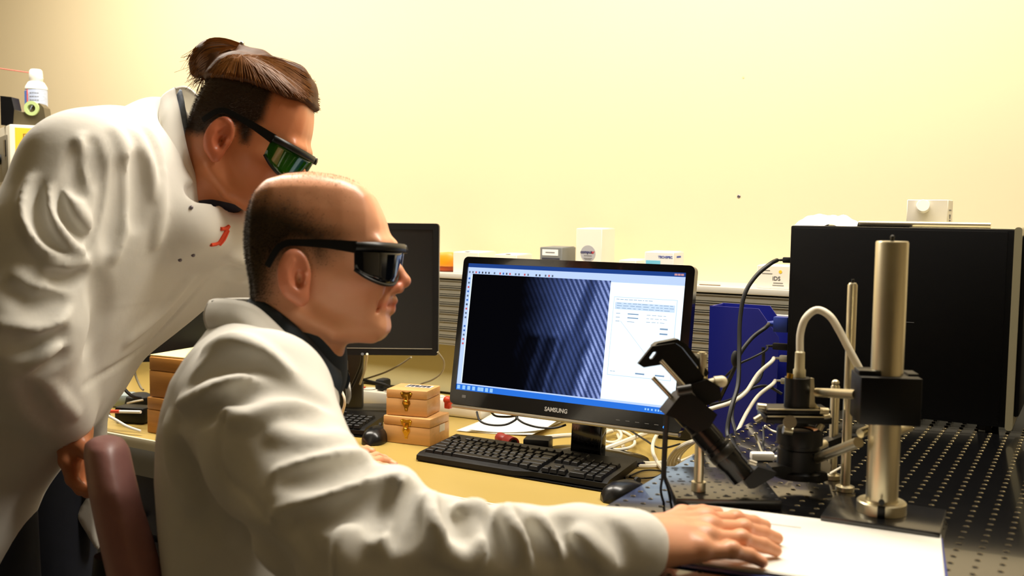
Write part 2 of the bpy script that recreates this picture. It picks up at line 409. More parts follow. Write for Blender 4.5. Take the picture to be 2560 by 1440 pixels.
# dialog window in the white pane
dx0, dy1 = spx(1534, 741); dx1 = dx0+0.139; _, dy0 = spx(1520, 938); dy0 += 0.001
dl = flat('dialog_window', dx0, dy0, dx1, dy1, -0.0034, emis('screen_dialog_edge', RGB(176, 205, 232), 1.05), scr)
flat('dialog_face', dx0+0.0010, dy0+0.0010, dx1-0.0010, dy1-0.0010, -0.0031, emis('screen_dialog_face', RGB(230, 245, 253), 1.18), scr)
flat('tab_strip', dx0+0.004, dy1-0.0255, dx1-0.004, dy1-0.011, -0.0029, emis('screen_tabs', RGB(196, 216, 240), 1.05), scr)
E_txt = emis('screen_text', RGB(130, 158, 190), 0.9); E_txt2 = emis('screen_text_soft', RGB(180, 206, 228), 0.95)
random.seed(5)
tx = WB()
def dash(b, x, y, wdt, h=0.0011, zz=-0.0026): b.box((x+wdt/2, y, zz), (wdt, h, 0.0002), mat4=MM)
y = dy1-0.005; x = dx0+0.006
while x < dx0+0.085: wd = random.uniform(0.003, 0.009); dash(tx, x, y, wd); x += wd+0.002
for row in range(3):
    y = dy1-0.013-row*0.005; x = dx0+0.008
    while x < dx1-0.012: wd = random.uniform(0.005, 0.012); dash(tx, x, y, wd, 0.0010); x += wd+random.uniform(0.002, 0.006)
for k, yy in enumerate((0.034, 0.042, 0.05)):
    dash(tx, dx0+0.008, dy1-yy, 0.009); dash(tx, dx0+0.034, dy1-yy, 0.024 if k < 2 else 0.016, 0.0022 if k < 2 else 0.001)
for k, yy in enumerate((0.034, 0.041, 0.048)):
    x = dx0+0.076
    while x < dx0+0.118: wd = random.uniform(0.003, 0.010); dash(tx, x, dy1-yy, wd, 0.0009); x += wd+0.003
for yy in (0.060, 0.070): dash(tx, dx1-0.032, dy1-yy, 0.017, 0.0030)
for x in (0.006, 0.012): dash(tx, dx0+x, dy0+0.0085, 0.005, 0.001)
for x in (0.062, 0.105): dash(tx, dx0+x, dy0+0.0080, 0.020, 0.0030)
tag(tx.build('dialog_text', E_txt, scr, smooth=False), kind='stuff')
b = WB(); b.box((dx0+0.060, dy0+0.070, -0.0027), (0.118, 0.0007, 0.0002), rot=(0, 0, math.radians(-46)), mat4=MM); b.build('plot_line', E_txt2, scr, smooth=False)
# toolbar icons and taskbar icons
cols = {'g': RGB(96, 110, 130), 'r': RGB(205, 90, 90), 'b': RGB(60, 110, 190), 'd': RGB(70, 74, 86)}
tb = {k: WB() for k in cols}
x = SX0+0.005
seq = 'g g r b d d d . g . r b d r . g g . r g . . d d . g r g'.replace(' ', '')
for ch in seq:
    if ch != '.': tb[ch].box((x, SY1-0.0195, -0.0033), (0.0038, 0.0045, 0.0002), mat4=MM)
    x += 0.0085 if ch != '.' else 0.006
y = SY1-0.034
for ch in 'bgrbgb' + 'drgg.bbgrr':
    if ch != '.': tb[ch].box((SX0+0.0055, y, -0.0033), (0.0045, 0.0042, 0.0002), mat4=MM)
    y -= 0.0098
for k, b in tb.items(): tag(b.build('icon_set', emis('screen_icon_'+k, cols[k], 0.9), scr, smooth=False), kind='stuff')
tk = WB()
for x in (0.006, 0.020, 0.033, 0.046, 0.060, 0.068, 0.080, 0.092): tk.box((SX0+x, SY0+0.0062, -0.0033), (0.0075, 0.0085, 0.0002), mat4=MM)
for x in (0.062, 0.056, 0.048, 0.040, 0.034, 0.028): tk.box((SX1-x, SY0+0.0062, -0.0033), (0.0035, 0.004, 0.0002), mat4=MM)
tk.box((SX1-0.016, SY0+0.0062, -0.0033), (0.012, 0.003, 0.0002), mat4=MM)
tag(tk.build('taskbar_icon_set', emis('screen_taskbar_icons', RGB(150, 200, 245), 0.95), scr, smooth=False), kind='stuff')
b = WB()
for x, k in ((0.022, 0), (0.015, 0), (0.008, 1)): b.box((SX1-x, SY1-0.0042, -0.0032), (0.006, 0.004, 0.0002), mat4=MM)
tag(b.build('window_button_set', emis('screen_window_buttons', RGB(205, 150, 150), 0.9), scr, smooth=False), kind='stuff')
lx, ly = spx(1390, 1026)
wtext('logo', 'SAMSUNG', 0.0125, MM @ Matrix.Translation((lx, ly, 0.0006)), mat('logo_silver', RGB(205, 205, 205), 0.3, 0.5), mon, bold=0.0004, sx=0.95)
lx, ly = spx(1661, 1068)
WB().sphere(MM @ Vector((lx, ly, 0.001)), 0.0028).build('power_light', emis('blue_led', RGB(40, 120, 255), 6.0), mon)
b = WB()
for k in range(5):
    x_, y_ = spx(1545+k*24, 1050+k*3.0); b.box((x_, y_, 0.0005), (0.009, 0.0012, 0.0004), mat4=MM)
tag(b.build('button_marks', mat('bezel_print', RGB(110, 110, 110), 0.5), mon, smooth=False), kind='stuff')
lx, ly = spx(1160, 991); WB().box((lx, ly, 0.0004), (0.010, 0.006, 0.0004), mat4=MM).build('sticker', mat('bezel_print', RGB(110, 110, 110), 0.5), mon, smooth=False)
# ================================================================== things on the desk
M_wood = mat('light_maple_wood', RGB(222, 172, 112), 0.42, var=0.28, vscale=5, stretch=(2, 14, 30), bump=0.05, bscale=30)
M_wood2 = mat('orange_varnished_wood', RGB(196, 134, 62), 0.45, var=0.3, vscale=5, stretch=(2, 14, 30), bump=0.05, bscale=30)
M_brass = mat('brass', RGB(205, 160, 60), 0.22, 1.0)
M_paper = mat('white_paper', RGB(238, 236, 226), 0.7)
M_card = mat('white_cardboard', RGB(236, 230, 214), 0.6)
M_wcab = mat('white_cable_plastic', RGB(222, 214, 192), 0.45)
M_bcab = mat('black_cable_rubber', RGB(14, 14, 14), 0.5)
M_gcab = mat('grey_cable_plastic', RGB(150, 142, 118), 0.5)
M_rub = mat('black_rubber', RGB(20, 20, 20), 0.7)
M_lab = mat('white_label_paper', RGB(242, 242, 240), 0.6)
M_ink = mat('dark_ink', RGB(52, 52, 66), 0.7)

def wooden_box(loc, yaw, w, d, h, m, label, clasp=True, sticker=False, toplabel=False):
    r = root_at('wooden_box', loc, label, 'box', None, yaw)
    lz = h*0.66
    MB().box((0, 0, lz/2), (w, d, lz-0.0006), bevel=0.0015).build('body', m, r)
    MB().box((0, 0, lz+(h-lz)/2), (w, d, h-lz-0.0006), bevel=0.0025).build('lid', m, r)
    if clasp:
        b = MB(); y = -d/2-0.001
        b.prism([(-0.008, 0.004), (-0.0095, 0.010), (-0.006, 0.0125), (0, 0.011), (0.006, 0.0125), (0.0095, 0.010), (0.008, 0.004), (0.004, -0.001), (-0.004, -0.001)], 0.0016, Matrix.Translation((0, y, lz)) @ Matrix.Rotation(math.pi/2, 4, 'X'))
        b.prism([(-0.0055, -0.003), (-0.0065, -0.008), (-0.003, -0.015), (-0.002, -0.021), (0.002, -0.021), (0.003, -0.015), (0.0065, -0.008), (0.0055, -0.003)], 0.0016, Matrix.Translation((0, y, lz)) @ Matrix.Rotation(math.pi/2, 4, 'X'))
        b.box((0, y-0.002, lz-0.001), (0.0075, 0.004, 0.017), bevel=0.0015)
        b.sphere((0, y-0.0045, lz-0.005), 0.0034)
        for x in (-0.007, 0.007): b.sphere((x, y-0.001, lz+0.0085), 0.0016)
        b.sphere((0, y-0.001, lz-0.018), 0.0016)
        bmesh.ops.scale(b.bm, vec=(1.6, 1.0, 1.4), space=Matrix.Translation((0, 0, -lz)), verts=b.bm.verts)
        b.build('brass_clasp', M_brass, r)
        b = MB()
        b.bm.free()
        for x in (-w*0.25, w*0.25): MB().cyl((x-0.01, d/2+0.0012, lz), (x+0.01, d/2+0.0012, lz), 0.0018).build('hinge', M_brass, r)
    if sticker: MB().box((w/2+0.0003, d*0.12, h*0.52), (0.0005, 0.026, 0.017)).build('sticker', M_lab, r, smooth=False)
    if toplabel:
        t = MB().box((w*0.10, 0.012, h+0.0002), (w*0.62, d*0.34, 0.0004), rot=(0, 0, 0.0)).build('printed_label', M_lab, r, smooth=False)
        b = MB()
        for k in range(6): b.box((w*0.10-w*0.25+k*w*0.096, 0.012, h+0.0005), (w*0.080, d*0.28, 0.0003), rot=(0, 0, 0.12*(k % 3-1)))
        b.build('label_print', M_ink, t, smooth=False)
    return r
a = PL(958, 1104, 2, DZ); d_ = PL(1075, 1116, 2, DZ)
yw = math.atan2(d_[1]-a[1], d_[0]-a[0])*0.75
ex, ey = Vector((math.cos(yw), math.sin(yw), 0)), Vector((-math.sin(yw), math.cos(yw), 0))
lb = Vector((a[0], a[1], DZ+0.0005))+ex*0.0625+ey*0.05
wooden_box(lb, yw, 0.125, 0.10, 0.064, M_wood, 'lower maple box with brass clasp and white side sticker, beneath another', sticker=True)
ub = lb+Vector((0, 0, 0.0648))-ex*0.0095+ey*0.002
wooden_box(ub, yw+0.10, 0.104, 0.086, 0.062, M_wood, 'upper maple box with brass clasp and black printed label on its lid', toplabel=True)

a = PL(357, 1082, 2, DZ)
lb = Vector((a[0]+0.075, a[1]+0.065, DZ+0.0005))
wooden_box(lb, 0.02, 0.14, 0.11, 0.088, M_wood2, 'lower orange wooden box at the desk edge behind the seated person', clasp=False)
wooden_box(lb+Vector((0.0, 0.0, 0.0892)), 0.06, 0.13, 0.10, 0.098, M_wood2, 'upper orange wooden box with papers on top', clasp=False)
o = MB().box((lb.x+0.035, lb.y+0.035, DZ+0.1905), (0.21, 0.15, 0.0035), rot=(0, 0, 0.1), bevel=0.001).build('paper_sheets', mat('cream_paper', RGB(240, 232, 170), 0.7)); tag(o, 'cream paper sheets lying flat on the orange wooden boxes', 'paper')

# ---- keyboards
def make_keyboard(loc, yaw, label):
    r = root_at('keyboard', loc, label, 'keyboard', None, yaw)
    W, D = 0.455, 0.150; sl = 0.085
    T = Matrix.Rotation(sl, 4, 'X')
    prof = [(-0.012, 0.003), (-0.006, 0.013), (0.006, 0.017), (D, 0.017), (D+0.003, 0.012), (D, 0.001), (0, 0.0)]
    b = MB(); rows = []
    # case: front lip bowed out in the middle like the real one
    nxs = 25
    for i in range(nxs):
        x = -W/2+W*i/(nxs-1); t = i/(nxs-1)
        lip = -0.010 if t < 0.56 else (-0.010+0.012*min(1, (t-0.56)/0.05))
        e = 0.0 if 0 < i < nxs-1 else 0.0
        rows.append([T @ Vector((x, lip if k in (0, 7) else p[0], p[1])) if k in (0,) else T @ Vector((x, p[0] if k > 2 else p[0]+lip+0.008, p[1])) for k, p in enumerate(prof+[prof[0]])])
    b.grid(rows)
    vs = rows[0]; b.bm.faces.new([b.bm.verts.new(v) for v in vs[:-1]]); vs = rows[-1]; b.bm.faces.new([b.bm.verts.new(v) for v in vs[:-1]])
    bmesh.ops.remove_doubles(b.bm, verts=b.bm.verts, dist=0.0002)
    b.build('case', M_matt, r, angle=35)
    for x in (-0.19, 0.19): MB().box((x, D-0.012, 0.006), (0.03, 0.012, 0.010), bevel=0.001).build('foot', M_rub, r)
    M_key = mat('black_key_plastic', RGB(8, 8, 9), 0.4, spec=0.3)
    M_leg = mat('key_legend_white', RGB(140, 140, 140), 0.6)
    cache = {}
    def key(x, y, w):
        kk = round(w, 4)
        if kk not in cache:
            b = MB(); hx, hy, t, hgt = w/2-0.0006, 0.0088, 0.0032, 0.0085
            lo = [b.bm.verts.new((sx*hx, sy*hy, 0)) for sx, sy in ((-1, -1), (1, -1), (1, 1), (-1, 1))]
            hi = [b.bm.verts.new((sx*(hx-t*0.8), sy*(hy-t*0.7)+0.001, hgt-(0.0008 if sy < 0 else 0))) for sx, sy in ((-1, -1), (1, -1), (1, 1), (-1, 1))]
            for k in range(4): b.bm.faces.new((lo[k], lo[(k+1) % 4], hi[(k+1) % 4], hi[k]))
            b.bm.faces.new(hi)
            bmesh.ops.bevel(b.bm, geom=[e for e in b.bm.edges if e.verts[0] in hi and e.verts[1] in hi], offset=0.0009, segments=1, affect='EDGES')
            me = bpy.data.meshes.new('key'); bmesh.ops.recalc_face_normals(b.bm, faces=b.bm.faces); b.bm.to_mesh(me); b.bm.free(); me.materials.append(M_key); cache[kk] = me
        o = bpy.data.objects.new('key', cache[kk]); sc.collection.objects.link(o); o.parent = r
        o.matrix_local = T @ Matrix.Translation((x, y, 0.0165))
    u = 0.01905; x0 = -W/2+0.012
    yr = [0.010+u*k for k in range(5)]+[0.010+u*5+0.006]
    def row(y, ws, xs=x0):
        x = xs
        for wv in ws:
            if wv > 0: key(x+wv*u/2, y, wv*u)
            x += abs(wv)*u
    row(yr[0]+0.004, [1.25, 1.25, 1.25, 6.25, 1.25, 1.25, 1.25, 1.25])
    row(yr[1]+0.004, [2.25]+[1]*10+[2.75]); row(yr[2]+0.004, [1.75]+[1]*11+[2.25]); row(yr[3]+0.004, [1.5]+[1]*12+[1.5]); row(yr[4]+0.004, [1]*13+[2])
    row(yr[5]+0.004, [1, -1, 1, 1, 1, 1, -0.5, 1, 1, 1, 1, -0.5, 1, 1, 1, 1])
    xa = x0+15*u+0.006
    row(yr[0]+0.004, [1, 1, 1], xa); row(yr[1]+0.004, [-1, 1], xa); row(yr[3]+0.004, [1, 1, 1], xa); row(yr[4]+0.004, [1, 1, 1], xa); row(yr[5]+0.004, [1, 1, 1], xa)
    xb = xa+3*u+0.006
    row(yr[0]+0.004, [2, 1, 1], xb)
    for k in (1, 2, 3, 4): row(yr[k]+0.004, [1, 1, 1, 1], xb)
    return r
make_keyboard((-1.045, 1.772, DZ+0.0008), 0.0, 'black keyboard lying in front of the lit monitor')
yk = math.radians(14); q = Vector(PL(945, 1062, 2, DZ+.012)); q.z = DZ+.0008
q = q-Vector((math.cos(yk), math.sin(yk), 0))*.2275-Vector((-math.sin(yk), math.cos(yk), 0))*.085
make_keyboard(tuple(q), yk, 'black keyboard below the dark monitor, half hidden by the seated person')

def make_mouse(loc, yaw, label):
    r = root_at('computer_mouse', loc, label, 'mouse', None, yaw)
    b = MB(); rows = []
    n, mm = 14, 14
    for i in range(n+1):
        t = i/n; y = -0.055+0.11*t
        w_ = 0.031*(1-abs(2*t-1)**3.2)**0.5*(1.0-0.10*math.sin(math.pi*t)); h_ = 0.037*(1-abs(2*(t**0.85)-1)**2.6)**0.6
        rows.append([Vector((w_*math.cos(math.pi*k/mm)*(1+0.1*math.sin(math.pi*k/mm)), y, max(0.001, h_*math.sin(math.pi*k/mm)**0.75))) for k in range(mm+1)])
    b.grid(rows); b.build('shell', mat('black_mouse_plastic', RGB(14, 14, 15), 0.28), r)
    MB().cyl((-0.003, 0.03, 0.031), (0.003, 0.03, 0.031), 0.007).build('scroll_wheel', M_rub, r)
    MB().box((0, 0.032, 0.0335), (0.0012, 0.035, 0.002)).build('button_gap', M_rub, r)
    return r
q = PL(1530, 1255, 2, DZ); make_mouse((q[0]+0.012, q[1]+0.035, DZ), math.radians(-25), 'glossy black mouse beside the edge of the black optical table')
q = PL(930, 1110, 2, DZ); make_mouse((q[0]-0.01, q[1]+0.03, DZ), math.radians(20), 'black mouse just left of the maple boxes')

# ---- dark monitor behind the seated person
def dark_monitor(center, yaw, tilt, W, H, label, light_edge=True):
    c = Vector(center)
    r = root_at('monitor', (c.x, c.y, DZ), label, 'monitor')
    A = Matrix.Translation(c) @ Euler((-tilt, 0, yaw), 'XYZ').to_matrix().to_4x4() @ Matrix(((1, 0, 0, 0), (0, 0, -1, 0), (0, 1, 0, 0), (0, 0, 0, 1)))
    A = Matrix.Translation(c) @ Matrix.Rotation(yaw, 4, 'Z') @ Matrix.Rotation(-tilt, 4, 'X') @ Matrix(((1, 0, 0, 0), (0, 0, -1, 0), (0, 1, 0, 0), (0, 0, 0, 1)))
    f = 0.015
    WB().prism(rrect(W, H, 0.008), 0.016, A @ Matrix.Translation((0, 0, -0.008)), holes=[[(-W/2+f, -H/2+f+0.004), (W/2-f, -H/2+f+0.004), (W/2-f, H/2-f), (-W/2+f, H/2-f)]]).build('bezel', M_matt, r, angle=30)
    WB().box((0, 0.002, -0.006), (W-0.02, H-0.02, 0.004), mat4=A).build('screen', mat('dark_switched_off_screen', RGB(10, 10, 10), 0.35), r)
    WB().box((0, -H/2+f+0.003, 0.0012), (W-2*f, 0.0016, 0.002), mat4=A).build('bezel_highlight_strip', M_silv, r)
    WB().prism(rrect(W+0.003, H+0.003, 0.009), 0.010, A @ Matrix.Translation((0, 0, -0.021))).build('side_trim', M_silv, r, angle=30)
    WB().box((0, 0, -0.04), (W-0.05, H-0.05, 0.035), bevel=0.012, mat4=A).build('back_shell', M_matt, r)
    Z = Matrix.Translation((c.x, c.y, 0)) @ Matrix.Rotation(yaw, 4, 'Z')
    nk = mat('dark_grey_stand', RGB(62, 60, 52), 0.4, 0.3)
    WB().box((0, 0.075, (DZ+c.z)/2+0.01), (0.085, 0.03, c.z-DZ-0.01), bevel=0.006, mat4=Z).build('stand_neck', nk, r)
    WB().box((0, 0.095, DZ+0.009), (0.22, 0.09, 0.017), bevel=0.006, mat4=Z).build('stand_base', nk, r)
    WB().cyl(Z @ Vector((0, 0.059, DZ+0.11)), Z @ Vector((0, 0.054, DZ+0.11)), 0.008).box((0, 0.056, DZ+0.135), (0.009, 0.006, 0.026), bevel=0.002, mat4=Z).build('cable_latch', M_silv, r)
    return r
cE = P(1096, 725, 2.6)
y2 = YAW+math.radians(1.0)
dw, dh = 0.494, 0.343
dark_monitor(Vector(cE)-Vector((math.cos(y2), math.sin(y2), 0))*dw/2, y2, math.radians(2), dw, dh, 'dark switched off monitor behind the bald head of the seated person')
cE = P(470, 760, 2.62)
dark_monitor(Vector(cE), YAW+math.radians(14), math.radians(2), 0.40, 0.30, 'dark monitor glimpsed between the two white coats')

# ---- white power strip behind the maple boxes
a = Vector(PL(895, 1010, 2, DZ)); 
r = root_at('power_strip', (a.x+0.2, a.y+0.02, DZ), 'white power strip lying behind the maple boxes', 'power strip', None, 0.05)
MB().box((0, 0, 0.0225), (0.42, 0.055, 0.044), bevel=0.008).build('housing', M_card, r)
for k in range(5):
    x = -0.17+k*0.075
    s_ = MB().lathe([(0.021, 0.0), (0.021, 0.0012), (0.0185, 0.0012), (0.018, -0.006), (0, -0.006)], Matrix.Translation((x, 0, 0.0455)), seg=24).build('socket', M_card, r)
    b = MB()
    for dx in (-0.006, 0.006): b.cyl((x+dx, 0, 0.039), (x+dx, 0, 0.0402), 0.0025, seg=10)
    b.build('contact_hole', M_rub, s_)
MB().box((-0.125, 0.004, 0.062), (0.032, 0.04, 0.032), bevel=0.008).build('plug', M_rub, r)
MB().box((-0.21+0.015, 0, 0.0462), (0.016, 0.02, 0.004), bevel=0.001).build('switch', mat('red_switch', RGB(210, 60, 40), 0.4), r)

def cable(name, pts, rad, m, label, group=None, cat='cable', seg=8):
    o = MB().tube(pts, rad, seg=seg, smooth=7).build(name, m); tag(o, label, cat, group); return o
def PX(lst): return [P(*t) for t in lst]
# cables by the dark monitor
cable('cable', PX([(906, 885, 2.45), (902, 915, 2.50), (880, 965, 2.55), (868, 985, 2.58)]), 0.004, M_bcab, 'thick black cable hanging down beside the grey monitor stand')
cable('cable', PX([(918, 885, 2.50), (912, 925, 2.60), (900, 960, 2.66)]), 0.0032, M_wcab, 'pale cable hanging behind the dark monitor beside the black one')
cable('cable', PX([(1028, 893, 2.55), (1000, 912, 2.60), (960, 932, 2.66), (905, 950, 2.70), (890, 955, 2.72)]), 0.0024, M_gcab, 'thin grey cable slanting across the beige panel under the dark monitor')
cable('cable', PX([(1094, 880, 2.50), (1110, 905, 2.52), (1104, 932, 2.58), (1080, 950, 2.62), (1050, 962, 2.64), (1035, 985, 2.66)]), 0.0024, M_gcab, 'thin grey cable curling down from the dark monitor corner behind the boxes')
cable('cable', PX([(903, 948, 2.66), (930, 955, 2.62), (962, 962, 2.60), (985, 975, 2.62)]), 0.004, M_bcab, 'black cable running onto the white power strip')
cable('cable', PX([(838, 960, 2.28), (852, 975, 2.26), (862, 1000, 2.25), (858, 1025, 2.26), (845, 1060, 2.28), (835, 1085, 2.29)]), 0.003, M_wcab, 'white cable loop poking out in front of the seated person\'s collar')
# papers under the lit monitor
c = [PL(x, y, 2, DZ) for x, y in ((1141, 1079), (1330, 1092), (1415, 1055), (1240, 1040))]
for k, (dz, off, rot, lab) in enumerate(((0.0, 0, 0, 'flat white sheet of paper under the lit monitor'), (0.0035, 0.012, 0.12, 'curling white sheet lying crosswise on the paper under the lit monitor'))):
    rows = []
    ctr = sum((Vector(v) for v in c), Vector())/4
    for i in range(9):
        row = []
        for j in range(9):
            u, v = i/8, j/8
            p = (Vector(c[0])*(1-u)+Vector(c[1])*u)*(1-v)+(Vector(c[3])*(1-u)+Vector(c[2])*u)*v
            p = ctr+Matrix.Rotation(rot, 3, 'Z') @ (p-ctr)+Vector((off, off, 0)); p.z = DZ+0.001+dz+(0.006+k*0.010)*((u-0.4)**2)*2+0.004*k*v
            row.append(p)
        rows.append(row)
    o = MB().grid(rows).build('paper_sheet', M_paper); sm = o.modifiers.new('thick', 'SOLIDIFY'); sm.thickness = 0.0006; sm.offset = 1
    tag(o, lab, 'paper')
# red plastic connector cap behind the keyboard
p0, p1 = Vector(PL(1248, 1094, 2, DZ+.0165)), Vector(PL(1284, 1110, 2, DZ+.0165))
r = root_at('connector_cap', (p0.x, p0.y, DZ), 'red plastic cap lying behind the keyboard', 'cap')
A = Matrix.Translation(p0) @ frame_from(p1-p0); Ln = (p1-p0).length
WB().lathe([(0, 0), (0.012, 0), (0.0135, 0.003), (0.0135, Ln*0.45), (0.0115, Ln*0.5), (0.0150, Ln*0.56), (0.0155, Ln), (0.0110, Ln), (0.0105, Ln*0.6), (0, Ln*0.6)], A, seg=24).build('body', mat('red_plastic', RGB(150, 38, 34), 0.4), r)
WB().lathe([(0, Ln*0.62), (0.0105, Ln*0.62), (0.0105, Ln-0.001), (0.007, Ln-0.001), (0.007, Ln*0.7), (0, Ln*0.7)], A, seg=20).build('insert', M_rub, r)
o = MB().sphere(P(1119, 1000, 2.42), 0.011, scale=(1, 1, 0.9)).box(P(1121, 1013, 2.42), (0.016, 0.016, 0.016), bevel=0.003).build('push_button', mat('red_plastic_bright', RGB(205, 66, 36), 0.4)); tag(o, 'small red button unit between the maple boxes and lit monitor', 'button')
# black looped cable under the lit monitor
cable('cable', PX([(1192, 1030, 2.18), (1200, 1052, 2.14), (1225, 1062, 2.12), (1262, 1062, 2.12), (1288, 1050, 2.14), (1292, 1040, 2.16), (1270, 1042, 2.2), (1240, 1040, 2.22), (1228, 1030, 2.24)]), 0.0024, M_bcab, 'thin black cable hanging in a loop below the left of the lit monitor')
cable('cable', PX([(1290, 1044, 2.14), (1310, 1058, 2.12), (1345, 1068, 2.12), (1385, 1070, 2.10), (1415, 1062, 2.10)]), 0.0024, M_bcab, 'thin black cable running from the loop to the monitor stand')
# white cables heaped between the monitor stand and the optical table
def onD(x, y, h=0.004): return PL(x, y, 2, DZ+h)
G = 'white cables heaped by the monitor stand'
cable('cable', [onD(1312, 1128), onD(1320, 1112, .02), onD(1345, 1098, .03), onD(1400, 1090, .03), onD(1470, 1086, .02), onD(1530, 1078, .015)], 0.0055, M_wcab, 'thick white cable arching out from behind the keyboard', G)
cable('cable', [onD(1470, 1140), onD(1505, 1125, .01), onD(1545, 1110, .02), onD(1590, 1092, .02), onD(1625, 1080, .015)], 0.0060, M_wcab, 'thick straight white cable rising towards the monitor edge', G)
ring = []
for k in range(15):
    t = 2*math.pi*k/14; ring.append(onD(1540+46*math.cos(t)+6*math.sin(2*t), 1100+24*math.sin(t), .012+0.008*math.sin(t*2)))
cable('cable', ring, 0.0036, M_wcab, 'white cable coiled in a wide ring beneath the monitor', G)
ring = [onD(1528+26*math.cos(2*math.pi*k/12), 1088+18*math.sin(2*math.pi*k/12), .022) for k in range(13)]
cable('cable', ring, 0.0034, M_wcab, 'white cable coiled in a small tight ring beneath the monitor', G)
cable('cable', [onD(1500, 1152), onD(1545, 1160), onD(1600, 1166), onD(1650, 1164), onD(1700, 1155), onD(1735, 1140, .03)], 0.0052, M_wcab, 'white cable lying flat behind the number pad', G)
cable('cable', [onD(1545, 1086, .01), onD(1560, 1120), onD(1575, 1148), onD(1610, 1158, .008), onD(1660, 1156, .01), onD(1700, 1150, .02)], 0.0046, M_wcab, 'white cable bending behind the number pad towards the table', G)
cable('cable', [onD(1655, 1070, .01), onD(1636, 1098, .03), onD(1632, 1128, .03), onD(1645, 1158, .01), onD(1662, 1180)], 0.0042, M_wcab, 'white cable making a tall arc next to the dangling strap', G)
for k in range(4):
    cable('cable', [onD(1668+k*9, 1170-k*3, .004), onD(1674+k*9, 1146-k*3, .03), onD(1694+k*10, 1122-k*3, .06), onD(1722+k*9, 1106-k*2, .07), onD(1760+k*8, 1098, .06)], 0.0042, M_wcab, ['leftmost of the four white cables fanned at the table corner', 'second from left of the four white cables fanned at the table corner', 'third from left of the four white cables fanned at the table corner', 'rightmost of the four white cables fanned at the table corner'][k], 'white cables fanned side by side')
cable('cable', [onD(1655, 1186, .006), onD(1690, 1170, .05), onD(1730, 1158, .09), onD(1770, 1150, .12)], 0.0040, M_gcab, 'grey cable crossing in front of the fanned white cables')
cable('cable', [onD(1500, 1066, .02), onD(1560, 1070, .025), onD(1610, 1098, .03), onD(1650, 1120, .03), onD(1700, 1110, .03)], 0.0022, M_bcab, 'thin black cable strung across the white cable heap')
cable('cable', [onD(1575, 1190), onD(1610, 1176, .003), onD(1655, 1178, .003), onD(1640, 1192), onD(1600, 1196), onD(1572, 1193)], 0.0018, M_bcab, 'thin black wire looped on the desk right of the keyboard')
cable('cable', [onD(1535, 1232, .01), onD(1558, 1222, .006), onD(1580, 1212, .004), onD(1565, 1200, .004), onD(1540, 1150, .004)], 0.0020, M_bcab, 'thin black lead of the mouse by the optical table')
o = MB().box(onD(1345, 1112, .02), (0.06, 0.05, 0.035), rot=(0, 0, 0.3), bevel=0.004).build('power_adapter', M_matt); tag(o, 'black power adapter behind the keyboard under the monitor', 'adapter')
q = PL(1690, 1095, 2, DZ); o = MB().box((q[0], q[1], DZ+0.030), (0.09, 0.05, 0.058), rot=(0, 0, 0.2), bevel=0.006).build('power_adapter', M_matt); tag(o, 'black adapter block behind the fanned white cables', 'adapter')

# ---- blue magazine file standing beside the table
fy = 1.985
poly = [PL(x, y, 1, fy) for x, y in ((1775, 764), (1897, 772), (1962, 866))]
xl, xr, zt = poly[0][0], -0.545, poly[0][2]
r = root_at('magazine_file', (xl+0.12, fy+0.04, DZ), 'deep blue magazine file with a cut corner standing beside the computer', 'magazine file')
M_blue = mat('deep_blue_card', RGB(24, 34, 150), 0.45, var=0.06)
pp = [(xl, DZ+0.0005), (xr, DZ+0.0005), (xr, poly[2][2]-(xr-poly[2][0])*1.2), (poly[2][0], poly[2][2]), (poly[1][0], poly[1][2]), (xl, zt)]
if pp[2][0] < pp[3][0]: pp = [(xl, DZ+0.0005), (xr, DZ+0.0005), (xr, poly[1][2]-(xr-poly[1][0])*(poly[1][2]-poly[2][2])/(poly[2][0]-poly[1][0])), (poly[1][0], poly[1][2]), (xl, zt)]
for yy in (fy, fy+0.080):
    WB().prism(pp, 0.003, Matrix.Translation((0, yy, 0)) @ Matrix.Rotation(math.pi/2, 4, 'X')).build('side_panel', M_blue, r)
WB().box((xl+0.0015, fy+0.04, (DZ+zt)/2), (0.003, 0.077, zt-DZ-0.002)).build('spine', M_blue, r)
WB().box(((xl+xr)/2, fy+0.04, DZ+0.003), (xr-xl-0.008, 0.076, 0.004)).build('bottom_panel', M_blue, r)
for k in range(5):
    o = MB().box(((xl+xr)/2+0.006*k-0.01, fy+0.018+k*0.012, DZ+0.006+(0.262+0.012*(k % 3))/2), ((xr-xl)-0.075+0.012*(k % 2), 0.006, 0.262+0.012*(k % 3))).build('document', M_paper, smooth=False)
    tag(o, ['white document at the front of the blue magazine file', 'white document second from the front in the blue file', 'white document in the middle of the blue file', 'white document second from the back in the blue file', 'white document at the back of the blue file'][k], 'document', 'documents in the blue file')
# a white sheet pinned behind the file
a, b_ = PL(1905, 785, 1, 2.10), PL(1972, 925, 1, 2.10)
hz = a[2]-DZ
o = MB().box((a[0]+0.05, 2.10, DZ+hz/2+0.001), (0.11, 0.006, hz), bevel=0.001).build('notebook', M_paper); tag(o, 'white notebook standing upright behind the blue magazine file', 'notebook')
